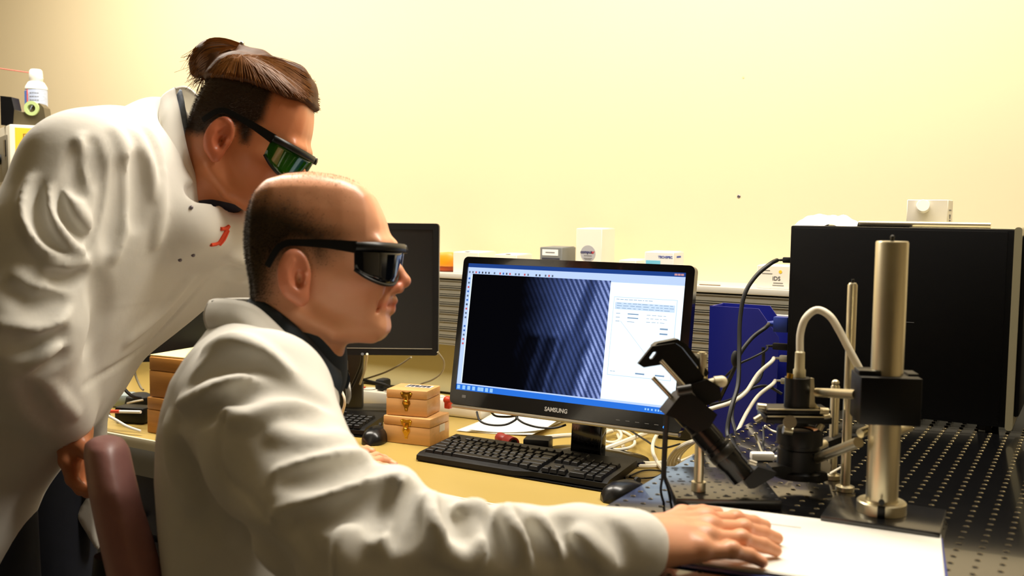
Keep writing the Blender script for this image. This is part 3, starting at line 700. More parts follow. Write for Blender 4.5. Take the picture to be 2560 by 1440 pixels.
# ================================================================== things on the ledge
M_gbox = mat('grey_carton', RGB(120, 122, 120), 0.6); 
def ledge_box(xl_, xr_, yt, depth, m, label, yfront=2.462, name='carton'):
    a, b_ = PL(xl_, yt, 1, yfront), PL(xr_, yt, 1, yfront)
    h = (a[2]+b_[2])/2-LZ
    r = root_at(name, ((a[0]+b_[0])/2, yfront+depth/2, LZ+0.0003), label, 'box')
    wd = b_[0]-a[0]
    MB().box((0, 0, h/2), (wd, depth, h), bevel=0.0012, seg=1).build('body', m, r)
    MB().box((0.0, -0.001, h+0.0006), (wd-0.004, depth-0.006, 0.0012), rot=(0.02, 0, 0)).build('lid_flap', m, r)
    return r, wd, h, depth
ZY = Matrix.Rotation(math.pi/2, 4, 'X')
r, wd, h, dp = ledge_box(1133, 1196, 631, 0.10, M_card, 'low white carton next to the orange tub on the ledge')
MB().box((-wd*0.2+0.02, -dp/2+0.006, h+0.0015), (0.014, 0.010, 0.001)).build('tape_mark', M_ink, r, smooth=False)
r, wd, h, dp = ledge_box(1237, 1292, 637, 0.09, M_card, 'low white carton second from the orange tub, behind the monitor top')
MB().box((0.005, -dp/2+0.006, h+0.0015), (0.014, 0.010, 0.001)).build('tape_mark', M_ink, r, smooth=False)
r, wd, h, dp = ledge_box(1350, 1405, 619, 0.085, M_gbox, 'grey carton with a white label beside the tall white carton')
t = MB().box((-0.002, -dp/2-0.0004, h-0.014), (wd*0.72, 0.0006, 0.017)).build('label', M_lab, r, smooth=False)
MB().box((-0.002, -dp/2-0.0009, h-0.014), (wd*0.42, 0.0003, 0.003)).build('print_line', mat('grey_ink', RGB(120, 120, 120), 0.6), t, smooth=False)
MB().box((0, -dp/2-0.0004, h-0.031), (wd*0.8, 0.0006, 0.004)).build('print_line', M_ink, r, smooth=False)
r, wd, h, dp = ledge_box(1441, 1505, 572, 0.085, M_card, 'tall white carton with a round grey printed label')
a = PL(1470, 634, 1, 2.462); cx, cz = a[0]-r.location.x, a[2]-LZ
t = MB().lathe([(0, 0), (0.0225, 0), (0.0225, 0.0006), (0, 0.0006)], Matrix.Translation((cx, -dp/2, cz)) @ frame_from((0, -1, 0)), seg=36).build('round_label', mat('grey_blue_label', RGB(172, 172, 176), 0.5), r, smooth=False)
text_mesh('brand_text', 'comput', 0.0115, Matrix.Translation((cx-0.005, -dp/2-0.001, cz+0.004)) @ ZY, mat('navy_ink', RGB(24, 30, 96), 0.6), t, bold=0.0003)
text_mesh('brand_text', 'ar', 0.0115, Matrix.Translation((cx+0.0152, -dp/2-0.001, cz+0.004)) @ ZY, mat('red_ink', RGB(190, 30, 50), 0.6), t, bold=0.0003)
b = MB()
for zz, ww in ((-0.006, 0.024), (-0.013, 0.026), (-0.0165, 0.018)): b.box((cx, -dp/2-0.0009, cz+zz), (ww, 0.0003, 0.0016))
b.build('print_line', mat('grey_ink', RGB(120, 120, 120), 0.6), t, smooth=False)
r, wd, h, dp = ledge_box(1548, 1590, 651, 0.08, M_card, 'flat white carton between the tall carton and the blue printed one')
r, wd, h, dp = ledge_box(1612, 1684, 631, 0.075, mat('pale_blue_carton', RGB(224, 226, 222), 0.6), 'low white carton with blue lettering above the monitor corner')
text_mesh('brand_text', 'TECHSPEC', 0.0085, Matrix.Translation((wd*0.22, -dp/2-0.0004, h-0.0125)) @ ZY, mat('blue_ink', RGB(60, 80, 170), 0.6), r, bold=0.0002)
t = MB().box((-wd*0.2, -dp/2-0.0004, h-0.027), (wd*0.5, 0.0006, 0.010)).build('blue_print', mat('sky_blue_ink', RGB(110, 190, 220), 0.6), r, smooth=False)
MB().box((wd/2+0.0003, 0, h-0.012), (0.0004, 0.03, 0.005)).build('side_print', mat('blue_ink', RGB(60, 80, 170), 0.6), r, smooth=False)
r, wd, h, dp = ledge_box(1893, 1975, 665, 0.06, M_card, 'white carton with a yellow dot sticker beside the computer tower', 2.455)
a = PL(1941, 697, 1, 2.455); text_mesh('brand_text', 'iDS', 0.014, Matrix.Translation((a[0]-r.location.x, -dp/2-0.0004, a[2]-LZ)) @ ZY, mat('grey_dark_ink', RGB(80, 80, 84), 0.6), r, bold=0.0002)
a = PL(1951, 680, 1, 2.455); MB().lathe([(0, 0), (0.0042, 0), (0.0042, 0.0006), (0, 0.0006)], Matrix.Translation((a[0]-r.location.x, -dp/2, a[2]-LZ)) @ frame_from((0, -1, 0)), seg=20).build('yellow_dot', mat('yellow_ink', RGB(240, 200, 50), 0.6), r, smooth=False)
b = MB()
for px, py, ww in ((1915, 676, 0.020), (1918, 684, 0.026), (1945, 708, 0.024), (1945, 714, 0.028)):
    a = PL(px, py, 1, 2.455); b.box((a[0]-r.location.x, -dp/2-0.0004, a[2]-LZ), (ww, 0.0004, 0.0016))
b.build('print_line', mat('grey_ink', RGB(120, 120, 120), 0.6), r, smooth=False)
# orange tub
a = PL(1112, 676, 1, 2.50)
r = root_at('tub', (a[0], 2.52, LZ+0.0003), 'orange plastic tub at the left end of the ledge cartons', 'tub')
MB().lathe([(0, 0.001), (0.038, 0.001), (0.042, 0.004), (0.042, 0.018)], seg=28).build('base', mat('dark_orange_plastic', RGB(150, 60, 15), 0.45), r)
MB().lathe([(0.043, 0.016), (0.045, 0.02), (0.043, 0.046), (0.038, 0.055), (0, 0.058)], seg=28).build('lid', mat('orange_plastic', RGB(245, 150, 20), 0.4), r)
# crumpled tissue on the ledge
def crumple(name, c, size, seed, label, m, cat='tissue'):
    rnd = np.random.RandomState(seed); b = MB(); rows = []
    ph = rnd.uniform(0, 6.28, 12); fr = rnd.uniform(2, 9, 12); dr = rnd.uniform(0, 6.28, 12)
    n = 34
    for i in range(n):
        row = []
        for j in range(n):
            u, v = i/(n-1)*2-1, j/(n-1)*2-1
            rr = 1+0.18*math.sin(5*math.atan2(v, u)+ph[0])
            hgt = max(0, 1-(u*u+v*v)/rr)**0.6
            f = sum(abs(math.sin(fr[k]*(u*math.cos(dr[k])+v*math.sin(dr[k]))+ph[k])) for k in range(9))/9
            row.append((c[0]+u*size[0]/2, c[1]+v*size[1]/2, c[2]+0.0005+size[2]*hgt*(0.35+1.0*f)))
        rows.append(row)
    b.grid(rows); o = b.build(name, m, angle=80); tag(o, label, cat); return o
a = PL(1530, 650, 1, 2.49); crumple('tissue', (a[0], 2.50, LZ), (0.05, 0.05, 0.028), 3, 'small crumpled white tissue on the ledge beside the tall carton', M_paper)
a = PL(1760, 712, 1, 2.46)
o = MB().box((a[0]+0.012, 2.470, LZ+0.0012), (0.055, 0.006, 0.0018), rot=(0, 0, 0.04)).build('metal_strip', mat('brown_metal', RGB(120, 90, 70), 0.5, 0.4)); tag(o, 'small brown metal strip lying on the bare part of the ledge', 'strip')
# ================================================================== on the optical table
M_steel = mat('brushed_steel', RGB(214, 204, 174), 0.36, 1.0, var=0.08, vscale=10, stretch=(20, 20, 1))
M_anod = mat('black_anodised', RGB(8, 8, 9), 0.4, 0.1, spec=0.35)
M_anod2 = mat('worn_black_anodised', RGB(36, 35, 31), 0.35, 0.4)
TT = TZ+0.0007
# ---- computer tower lying against the back, side panel to the front
pY = 1.925; a = PL(1972, 561, 1, pY); b_ = PL(2545, 577, 1, pY)
px0, px1, pz1 = a[0]+0.002, b_[0], (a[2]+b_[2])/2
pc = root_at('computer_tower', ((px0+px1)/2, pY+0.1, TT), 'big black computer tower with a silver edged front on the optical table', 'computer')
M_pc = mat('black_sheet_steel', RGB(4, 4, 5), 0.5, spec=0.2)
WB().box(((px0+px1)/2, pY+0.095, (TT+0.012+pz1)/2), (px1-px0-0.004, 0.19, pz1-TT-0.012), bevel=0.003).build('case', M_pc, pc)
WB().box(((px0+px1)/2-0.003, pY-0.0005, (TT+0.014+pz1)/2), (px1-px0-0.024, 0.003, pz1-TT-0.022), bevel=0.001).build('side_panel', M_pc, pc)
M_grim = mat('beige_silver_rim', RGB(176, 170, 140), 0.4, 0.4)
WB().prism([(x_, y_) for x_, y_ in rrect(0.012, pz1-TT-0.004, 0.0055)], 0.196, Matrix.Translation((px1+0.001, pY+0.095, (TT+0.012+pz1)/2)) @ Matrix.Rotation(math.pi/2, 4, 'X')).build('front_rim', M_grim, pc, angle=30)
WB().box((px1+0.010, pY+0.095, (TT+0.02+pz1)/2), (0.012, 0.17, pz1-TT-0.04), bevel=0.006).build('front_bezel', M_pc, pc)
WB().box((px0+0.30, pY+0.09, pz1+0.0002), (0.17, 0.17, 0.0012)).build('top_plate', M_grim, pc)
for x in (px0+0.04, px1-0.04):
    for y in (pY+0.03, pY+0.16): WB().cyl((x, y, TT), (x, y, TT+0.0125), 0.012).build('foot', M_rub, pc)
WB().box(((px0+px1)/2+0.02, pY-0.0022, TT+0.187), (0.030, 0.0006, 0.0008)).build('scratch_line', mat('grey_ink', RGB(120, 120, 120), 0.6), pc, smooth=False)
# plugs on its left side
def plug(px, py, yy, w_, h_, m, cabm, pts, rad, label, col='cable'):
    q = Vector(PL(px, py, 0, px0-0.001)); q.y = yy
    r = root_at('cable', (q.x, q.y, q.z), label, 'cable')
    WB().box((px0-w_/2-0.0005, yy, q.z), (w_, h_*0.8, h_), bevel=0.002).cyl((px0-w_, yy, q.z), (px0-w_-0.014, yy, q.z-0.001), h_*0.22, h_*0.16, seg=12).build('plug', m, r)
    WB().tube([(px0-w_-0.012, yy, q.z-0.001)]+[Vector(p) for p in pts], rad, seg=10, smooth=7).build('lead', cabm, r)
    return r
yb = 1.945
plug(1966, 652, yb, 0.016, 0.011, M_rub, M_bcab, PX([(1925, 660, 1.93), (1890, 690, 1.92), (1862, 735, 1.91), (1850, 800, 1.90), (1848, 880, 1.88), (1845, 960, 1.85), (1828, 1020, 1.82), (1818, 1080, 1.80), (1830, 1110, 1.77)]), 0.0042, 'thick black cable arching from the top of the computer\'s side to the table')
plug(1962, 815, yb, 0.028, 0.030, mat('blue_plug_plastic', RGB(38, 62, 150), 0.45), M_bcab, PX([(1915, 818, 1.93), (1880, 845, 1.92), (1850, 885, 1.91), (1832, 930, 1.91), (1815, 965, 1.93), (1798, 1000, 1.96)]), 0.0040, 'black video cable with a blue plug in the computer')
plug(1960, 872, yb, 0.030, 0.013, M_rub, M_bcab, PX([(1915, 876, 1.93), (1880, 895, 1.92), (1845, 912, 1.93), (1815, 940, 1.97)]), 0.0022, 'thin black cable with a long black plug below the blue one')
plug(1958, 902, yb, 0.016, 0.013, mat('clear_plug_plastic', RGB(200, 196, 180), 0.25), M_wcab, PX([(1928, 905, 1.93), (1895, 935, 1.92), (1865, 980, 1.90), (1830, 1005, 1.88), (1790, 1018, 1.86), (1770, 1024, 1.85)]), 0.0040, 'pale network cable in the upper socket of the computer')
plug(1958, 958, yb, 0.012, 0.012, mat('clear_plug_plastic', RGB(200, 196, 180), 0.25), M_wcab, PX([(1930, 962, 1.93), (1895, 990, 1.92), (1868, 1030, 1.90), (1848, 1070, 1.86), (1838, 1095, 1.82)]), 0.0038, 'pale network cable in the lower socket dropping to the table')
cable('cable', PX([(1908, 868, 1.95), (1908, 905, 1.95), (1900, 945, 1.94), (1875, 968, 1.93), (1840, 1000, 1.91), (1830, 1040, 1.88), (1842, 1090, 1.84), (1845, 1115, 1.80)]), 0.0034, M_bcab, 'black cable crossing behind the pale network cables by the blue file')
cable('cable', PX([(1955, 985, 1.94), (1915, 965, 1.95), (1870, 975, 1.95), (1825, 1000, 1.93), (1775, 1012, 1.90)]), 0.0030, M_bcab, 'black cable slanting down from the computer behind the blue file\'s edge')
o = MB().sphere(P(1838, 897, 1.895), 0.010, scale=(0.8, 0.8, 1.6)).build('cable_tie', M_rub); tag(o, 'black cable tie knot holding two black cables together', 'cable tie')
# ---- things on top of the computer
crumple('cloth', (PL(2065, 548, 1, 1.97)[0], 1.975, pz1), (0.118, 0.075, 0.021), 11, 'crumpled white wipe on the left end of the computer top', mat('white_wipe', RGB(240, 238, 232), 0.8), 'wipe')
a, b_ = PL(2148, 549, 1, 1.965), PL(2477, 563, 1, 1.965); zc = pz1+0.0058
o = MB().cyl((a[0], 1.965, zc), (b_[0], 1.965, zc), 0.0056, seg=20).build('steel_rod', mat('polished_steel', RGB(232, 222, 198), 0.32, 1.0)); tag(o, 'long polished steel rod lying along the computer\'s front top edge', 'rod')
a, b_ = PL(2268, 500, 1, 2.03), PL(2371, 500, 1, 2.03)
hb_ = a[2]-pz1
r = root_at('carton', ((a[0]+b_[0])/2, 2.065, pz1+0.0008), 'white carton with a round cap on its face, on the computer top', 'box')
wd = b_[0]-a[0]
MB().box((0, 0, hb_/2), (wd, 0.07, hb_), bevel=0.0012, seg=1).build('body', M_card, r)
A = Matrix.Translation((-wd*0.10, -0.035, hb_-0.014)) @ frame_from((0.12, -1, 0.25))
MB().lathe([(0, 0.012), (0.011, 0.012), (0.012, 0.011), (0.012, 0.0), (0, 0)], A, seg=28).build('cap', mat('white_plastic', RGB(240, 236, 226), 0.4), r)
b = MB()
for zz, ww in ((0.62, 0.030), (0.42, 0.022), (0.34, 0.018), (0.24, 0.022), (0.10, 0.006)): b.box((wd/2+0.0003, -0.005, hb_*zz), (0.0004, ww, 0.0028 if zz != 0.42 else 0.0045))
b.build('side_print', mat('grey_ink', RGB(120, 120, 120), 0.6), r, smooth=False)

# ---- paper stack
p1_, p2_ = Vector(PL(1770, 1266, 2, TZ+0.006)), Vector(PL(2350, 1336, 2, TZ+0.006))
ux = (p2_-p1_); ux.z = 0; ang = math.atan2(ux.y, ux.x); ux.normalize(); uy = Vector((ux.y, -ux.x, 0))   # toward the camera
ctr = p2_-ux*0.1485+uy*0.105
o = MB().box((0, 0, 0.0011), (0.300, 0.214, 0.0022), bevel=0.0008).build('folder', mat('blue_folder', RGB(58, 70, 140), 0.5)); o.location = (ctr.x+0.004, ctr.y-0.006, TT); o.rotation_euler.z = ang+0.015; tag(o, 'blue folder beneath the white papers under the hand', 'folder')
r = root_at('paper_stack', (ctr.x, ctr.y, TT+0.0024), 'stack of white papers under the outstretched hand on the optical table', 'paper', None, ang)
for k in range(5):
    MB().box((0.0012*((k*7) % 3-1), 0.0015*((k*5) % 3-1), 0.0004+k*0.00075), (0.297, 0.21, 0.00065), rot=(0, 0, 0.006*((k*3) % 4-1.5))).build('sheet', M_paper, r, smooth=False)
b = MB(); b.box((-0.028, 0.060, 0.0041), (0.045, 0.0016, 0.0002)); b.build('print_line', mat('pale_ink', RGB(190, 188, 184), 0.7), r, smooth=False)

# ---- small breadboard facing the camera
by = math.radians(29); f0 = Vector(PL(1690, 1246, 2, TZ+0.0135)); f1 = Vector(PL(1955, 1252, 2, TZ+0.0135))
bw = (f1-f0).length; bd = 0.165
exx, eyy = (f1-f0).normalized(), None
eyy = Vector((-exx.y, exx.x, 0)); bc = f0+exx*bw/2+eyy*bd/2; byaw = math.atan2(exx.y, exx.x)
bb = root_at('breadboard', (bc.x, bc.y, TT), 'small grey-black breadboard plate with black holes carrying the tilted optics', 'breadboard', None, byaw)
MB().box((0, 0, 0.0065), (bw, bd, 0.0125), bevel=0.0008).build('plate', mat('satin_black_plate', RGB(30, 30, 31), 0.22, 0.1, spec=1.0), bb)
verts, faces = [], []
for i in range(11):
    for j in range(13):
        if (i+j) % 2: continue
        x, y = (i-5)*0.0125, (j-6)*0.0125; n0 = len(verts)
        for cx, cy in prot: verts.append((x+cx*0.0026, y+cy*0.0026, 0.0129))
        faces.append(tuple(range(n0, n0+8)))
for x in (-0.05, 0.0, 0.05):
    for y in (-0.07, 0.0, 0.07):
        n0 = len(verts)
        for cx, cy in prot: verts.append((x+cx*0.0060, y+cy*0.0032+0.002, 0.0130))
        faces.append(tuple(range(n0, n0+8)))
me = bpy.data.meshes.new('hole_grid'); me.from_pydata(verts, [], faces); me.update(); me.materials.append(mat('black_bore', RGB(3, 3, 3), 0.9))
o = bpy.data.objects.new('hole_grid', me); sc.collection.objects.link(o); o.parent = bb; tag(o, kind='stuff')
BT = TT+0.0132

# ---- tilted cage optics on a post
pb = Vector(PL(1746, 1226, 2, BT)); dp0 = DEP(pb)
tl = root_at('tilted_optics', (pb.x, pb.y, BT), 'tilted black cage bracket and lens tube clamped on a steel post', 'optics')
pt = Vector(P(1763, 880, dp0)); ztop = pt.z
WB().cyl((pb.x, pb.y, BT), (pb.x, pb.y, BT+0.012), 0.0095).cyl((pb.x, pb.y, BT+0.012), (pb.x, pb.y, ztop), 0.0063).cyl((pb.x, pb.y, ztop), (pb.x, pb.y, ztop+0.002), 0.0045, seg=12).build('post', M_steel, tl)
dq = DEP((pb.x, pb.y, (BT+ztop)/2))
CF = Matrix.Identity(4)
for i in range(3): CF[i][0], CF[i][1], CF[i][2] = RT[i], UP[i], -FW[i]
def cpoly(pts, d):     # outline given in the photo's frame, built at its own distance
    o0 = Vector(P(1700, 950, d)); M = Matrix.Translation(o0) @ CF; s_ = d/FPX
    return [((x-1700)*s_, -(y-950)*s_) for x, y in pts], M
da = dq-0.014
pl_, M_ = cpoly([(1594, 909), (1629, 865), (1686, 857), (1702, 868), (1758, 940), (1752, 956), (1704, 962), (1652, 911), (1608, 918)], da)
hl, _ = cpoly([(1622, 893), (1631, 880), (1641, 878), (1640, 884), (1631, 896), (1624, 898)], da)
WB().prism(pl_, 0.012, M_, holes=[hl]).build('angle_bracket', M_anod, tl, angle=30)
pl_, M_ = cpoly([(1629, 865), (1686, 857), (1702, 868), (1760, 940), (1768, 930), (1712, 860), (1690, 846), (1640, 856)], da+0.018)
WB().prism(pl_, 0.030, M_).build('bracket_flange', M_anod2, tl, angle=30)
def crod(b, x0, y0, d0, x1, y1, d1, r, seg=16): b.cyl(P(x0, y0, d0), P(x1, y1, d1), r, seg=seg)
for t_ in (((1652, 902, da-0.012), (1768, 1030, da-0.012)), ((1632, 944, da+0.012), (1700, 1016, da+0.012))):
    b = WB(); crod(b, *t_[0], *t_[1], 0.003); b.build('cage_rod', mat('polished_steel', RGB(232, 222, 198), 0.32, 1.0), tl)
pl_, M_ = cpoly([(1704, 962), (1760, 944), (1790, 962), (1795, 992), (1760, 1008), (1700, 1000)], dq)
WB().prism(pl_, 0.05, M_).build('post_clamp', M_anod, tl, angle=30)
pl_, M_ = cpoly([(1690, 985), (1715, 972), (1783, 1030), (1765, 1060), (1735, 1075), (1680, 1040), (1655, 1030)], dq-0.012)
WB().prism(pl_, 0.055, M_).build('tube_clamp', M_anod, tl, angle=30)
b = WB(); b.cyl(P(1693, 978, dq-0.045), P(1728, 972, dq-0.045), 0.0065, seg=20); b.build('clamp_screw', M_anod2, tl)
b = WB(); crod(b, 1772, 958, dq-0.01, 1786, 955, dq-0.01, 0.0055); crod(b, 1786, 955, dq-0.01, 1806, 953, dq-0.01, 0.0072); b.sphere(P(1804, 954, dq-0.01), 0.0076); b.cyl(P(1793, 958, dq-0.012), P(1794, 975, dq-0.012), 0.0024); b.build('thumbscrew', mat('ivory_plastic', RGB(226, 214, 176), 0.4), tl)
A0, A1 = Vector(P(1705, 1020, dq-0.006)), Vector(P(1858, 1192, dq-0.02)); Ln = (A1-A0).length
A = Matrix.Translation(A0) @ frame_from(A1-A0)
WB().lathe([(0, 0), (0.0165, 0), (0.0165, 0.02), (0.0150, 0.021), (0.0150, 0.034), (0.0172, 0.036), (0.0172, 0.06), (0.0160, 0.061), (0.0160, 0.066), (0.0175, 0.067), (0.0178, Ln*0.80), (0.0165, Ln*0.82), (0.0165, Ln), (0.012, Ln), (0.012, Ln-0.01), (0, Ln-0.01)], A, seg=36).build('lens_tube', mat('glossy_black_anodised', RGB(16, 16, 17), 0.24, 0.3), tl)
WB().lathe([(0.0178, 0.072), (0.0184, 0.073), (0.0184, 0.082), (0.0178, 0.083)], A, seg=36).build('tube_ring', M_anod2, tl)
pl_, M_ = cpoly([(1854, 1197), (1888, 1162), (1934, 1176), (1928, 1188), (1880, 1216), (1868, 1217)], dq-0.018)
WB().prism(pl_, 0.028, M_).build('prism_mount', M_anod, tl, angle=30)
b = WB(); b.cyl(P(1872, 1154, dq-0.035), P(1890, 1160, dq-0.035), 0.0036, seg=14); b.build('set_screw', M_silv, tl)
# black wrist strap dangling from the tube clamp
cable('strap', PX([(1668, 1030, dq-0.02), (1664, 1080, dq-0.015), (1661, 1140, dq-0.01), (1659, 1195, dq-0.006)]), 0.0038, M_bcab, 'thick black strap hanging straight down from the tilted optics', None, 'strap')
cable('strap_loop', PX([(1657, 1190, dq-0.006), (1652, 1225, dq-0.004), (1660, 1258, dq-0.002), (1672, 1277, dq), (1677, 1262, dq-0.002), (1672, 1230, dq-0.004), (1662, 1192, dq-0.006)]), 0.0018, M_bcab, 'thin black cord loop at the lower end of the dangling strap', None, 'strap')

# ---- big steel pillar with clamp block
pp_ = Vector(PL(2203, 1277, 2, TT+0.0132)); dpil = DEP(pp_)
pil = root_at('steel_pillar', (pp_.x, pp_.y, TT), 'thick steel pillar with a black clamp block on a black base plate', 'pillar')
zt = P(2228, 603, DEP((pp_.x, pp_.y, 1.22)))[2]
WB().box((pp_.x+0.004, pp_.y-0.002, TT+0.0062), (0.135, 0.105, 0.0122), rot=(0, 0, 0.06), bevel=0.001).build('base_plate', mat('satin_black_plate', RGB(30, 30, 31), 0.22, 0.1, spec=0.7), pil)
WB().lathe([(0, 0), (0.0295, 0), (0.0295, 0.0125), (0.0280, 0.014), (0.020, 0.014), (0.0193, 0.016)], Matrix.Translation((pp_.x, pp_.y, TT+0.0126)), seg=48).build('base_flange', M_steel, pil)
WB().lathe([(0.019, 0.0), (0.019, zt-TT-0.015), (0.018, zt-TT-0.0135), (0, zt-TT-0.0135)], Matrix.Translation((pp_.x, pp_.y, TT+0.0135)), seg=48).build('post', M_steel, pil)
WB().cyl((pp_.x, pp_.y, zt-0.001), (pp_.x, pp_.y, zt+0.004), 0.0022, seg=12).sphere((pp_.x, pp_.y, zt+0.005), 0.0026).build('top_screw', M_anod2, pil)
tocam = Vector((-pp_.x, -pp_.y, 0)).normalized()
fr = pp_+tocam*0.0292; sw = Vector((-tocam.y, tocam.x, 0))
WB().box((fr.x, fr.y, TT+0.020), (0.009, 0.006, 0.0145), rot=(0, 0, math.atan2(sw.y, sw.x)), bevel=0.001).cyl(fr+tocam*0.001+Vector((0, 0, 0.0195)), fr+tocam*0.005+Vector((0, 0, 0.0195)), 0.0035, seg=12).build('flange_slot_screw', M_anod, pil)
zc0, zc1 = P(2210, 1056, dpil-0.02)[2], P(2215, 937, dpil-0.02)[2]
cy_ = YAW-math.radians(8)
cc = Vector((pp_.x, pp_.y, (zc0+zc1)/2))+Vector((RT[0], RT[1], 0))*(-0.001)
WB().box(cc, (0.071, 0.062, zc1-zc0), rot=(0, 0, cy_), bevel=0.0015).build('clamp_block', M_anod, pil)
WB().box(cc+Vector((RT[0], RT[1], 0))*(-0.023)+Vector((0, 0, (zc1-zc0)/2+0.003)), (0.026, 0.03, 0.006), rot=(0, 0, cy_), bevel=0.001).box(cc+Vector((RT[0], RT[1], 0))*(0.030)+Vector((0, 0, (zc1-zc0)/2+0.001)), (0.012, 0.03, 0.003), rot=(0, 0, cy_)).build('clamp_top_plate', M_anod2, pil)
b = WB(); b.cyl(P(2279, 980, dpil-0.025), P(2284, 980, dpil-0.025), 0.003, seg=12); b.build('clamp_screw', M_steel, pil)
b = WB(); crod(b, 2244, 1078, dpil+0.015, 2272, 1068, dpil+0.03, 0.0062, 20); b.build('rear_rod', M_steel, pil)

# ---- slim steel posts
def slim_post(px, py, ptop, r_, label, knob=False):
    q = Vector(PL(px, py, 2, TT)); d = DEP(q); zt_ = P(px, ptop, DEP((q.x, q.y, 1.1)))[2]
    rr = root_at('slim_post', (q.x, q.y, TT), label, 'post', 'slim steel posts by the pillar')
    WB().lathe([(0, 0), (0.0125, 0), (0.0125, 0.006), (r_, 0.008), (r_, zt_-TT-0.003), (r_-0.002, zt_-TT), (0, zt_-TT)], Matrix.Translation((q.x, q.y, TT)), seg=28).build('rod', M_steel, rr)
    if knob: WB().sphere((q.x, q.y, zt_+0.002), r_*0.9, scale=(1, 1, 0.9)).build('rounded_end', M_steel, rr)
    else: WB().cyl((q.x, q.y, zt_-0.001), (q.x, q.y, zt_+0.005), 0.0018, seg=10).build('end_screw', M_anod2, rr)
    return rr, q, d
sp1, q1, d1_ = slim_post(2112, 1226, 706, 0.0064, 'tall slim steel post left of the thick pillar')
sp2, q2, d2_ = slim_post(2080, 1196, 962, 0.0064, 'shorter slim steel post with rounded top left of the tall one', True)

# ---- vertical microscope head with objective
dm = (d1_+d2_)/2-0.03
mh = root_at('microscope_head', tuple(P(1995, 1180, dm)), 'black vertical microscope head with knobs and a pale cable', 'microscope')
def vcyl(px, py0, py1, d, rpx, seg=36, rtop=None):
    a, b_ = Vector(P(px, py0, d)), Vector(P(px, py1, d)); b_ = Vector((a.x, a.y, b_.z)); r_ = rpx*d/FPX
    return a, b_, r_
b = WB(); a, c_, r_ = vcyl(1990, 1062, 942, dm, 31); b.cyl(a, c_, r_, seg=36); b.build('upper_tube', M_anod, mh)
a, c_, r_ = vcyl(1996, 1175, 1068, dm, 54)
hh_ = c_.z-a.z
WB().lathe([(0, 0), (r_*0.98, 0), (r_*0.98, hh_*0.52), (r_*0.9, hh_*0.54), (r_*0.9, hh_*0.62), (r_*1.04, hh_*0.64), (r_*1.04, hh_*0.95), (r_*1.0, hh_), (r_*0.80, hh_), (r_*0.78, hh_*0.93), (0, hh_*0.93)], Matrix.Translation(a), seg=48).build('objective_barrel', M_anod, mh)
WB().lathe([(r_*0.62, hh_*0.955), (r_*0.80, hh_*0.99), (r_*0.80, hh_*0.96), (r_*0.62, hh_*0.93)], Matrix.Translation(a), seg=48).build('copper_ring', mat('copper', RGB(190, 120, 60), 0.25, 1.0), mh)
WB().lathe([(0, -0.008), (r_*1.15, -0.008), (r_*1.15, 0.0), (r_*0.98, 0.003), (0, 0.003)], Matrix.Translation(a), seg=48).build('barrel_flange', M_anod, mh)
c0 = Vector(P(1985, 1042, dm))
WB().box(c0, (0.090, 0.05, 0.010), rot=(0, 0, YAW), bevel=0.0015).box(c0+Vector((0, 0, 0.011)), (0.088, 0.045, 0.006), rot=(0, 0, YAW), bevel=0.0012).build('kinematic_plate', M_anod, mh)
WB().box(c0+Vector((0, 0, 0.0052))+Vector((-FW[0], -FW[1], 0))*0.024, (0.086, 0.003, 0.0016), rot=(0, 0, YAW)).box(c0+Vector((0, 0, 0.0142))+Vector((-FW[0], -FW[1], 0))*0.021, (0.084, 0.003, 0.0014), rot=(0, 0, YAW)).build('pale_plate_edge', M_steel, mh)  # pale steel strips along the front top edges of the plates
def knob(x0, y0, x1, y1, d, r1, name='knob', m=M_steel):
    b = WB(); b.cyl(P(x0, y0, d), P(x1, y1, d), r1, seg=18); b.build(name, m, mh)
knob(1893, 1016, 1914, 1018, dm-0.012, 0.0048); knob(1888, 1052, 1904, 1042, dm-0.02, 0.0046)
knob(2048, 1027, 2070, 1029, dm-0.02, 0.0050); knob(2058, 1042, 2074, 1040, dm-0.022, 0.0042); knob(2046, 1074, 2054, 1060, dm-0.02, 0.0052)
b = WB(); b.cyl(P(1975, 1055, dm-0.045), P(1974, 1056, dm-0.035), 0.0088, seg=28); b.cyl(P(1974, 1056, dm-0.035), P(1980, 1052, dm-0.01), 0.004); b.build('front_knob', M_steel, mh)
b = WB(); b.cyl(P(1958, 1074, dm-0.03), P(1980, 1078, dm-0.03), 0.0056, seg=18); b.build('side_lug', M_steel, mh)
b = WB(); b.cyl(P(1974, 946, dm-0.012), P(1976, 934, dm-0.012), 0.0046, seg=18); b.build('brass_screw', M_brass, mh)
pl_, M_ = cpoly([(2014, 945), (2032, 945), (2034, 1005), (2046, 1020), (2028, 1026), (2016, 1012)], dm-0.004)
WB().prism(pl_, 0.012, M_).build('side_bracket', M_steel, mh, angle=30)
a = Vector(P(1998, 946, dm)); b_ = Vector(P(2000, 880, dm)); b_ = Vector((a.x, a.y, b_.z))
WB().lathe([(0, 0), (0.0085, 0), (0.0085, 0.012), (0.0070, 0.014), (0.0066, (b_-a).length), (0.0045, (b_-a).length+0.002), (0, (b_-a).length+0.002)], Matrix.Translation(a), seg=20).build('cable_connector', mat('pale_connector', RGB(196, 186, 150), 0.4, 0.2), mh)
WB().tube([b_-Vector((0, 0, 0.002))]+[Vector(p) for p in PX([(2001, 835, dm), (2014, 796, dm), (2042, 775, dm), (2074, 790, dm-0.01), (2100, 830, dm-0.02), (2126, 880, dm-0.03), (2150, 925, dm-0.035), (2158, 945, dm-0.03)])], 0.0052, seg=12, smooth=8).build('fibre_cable', M_wcab, mh)
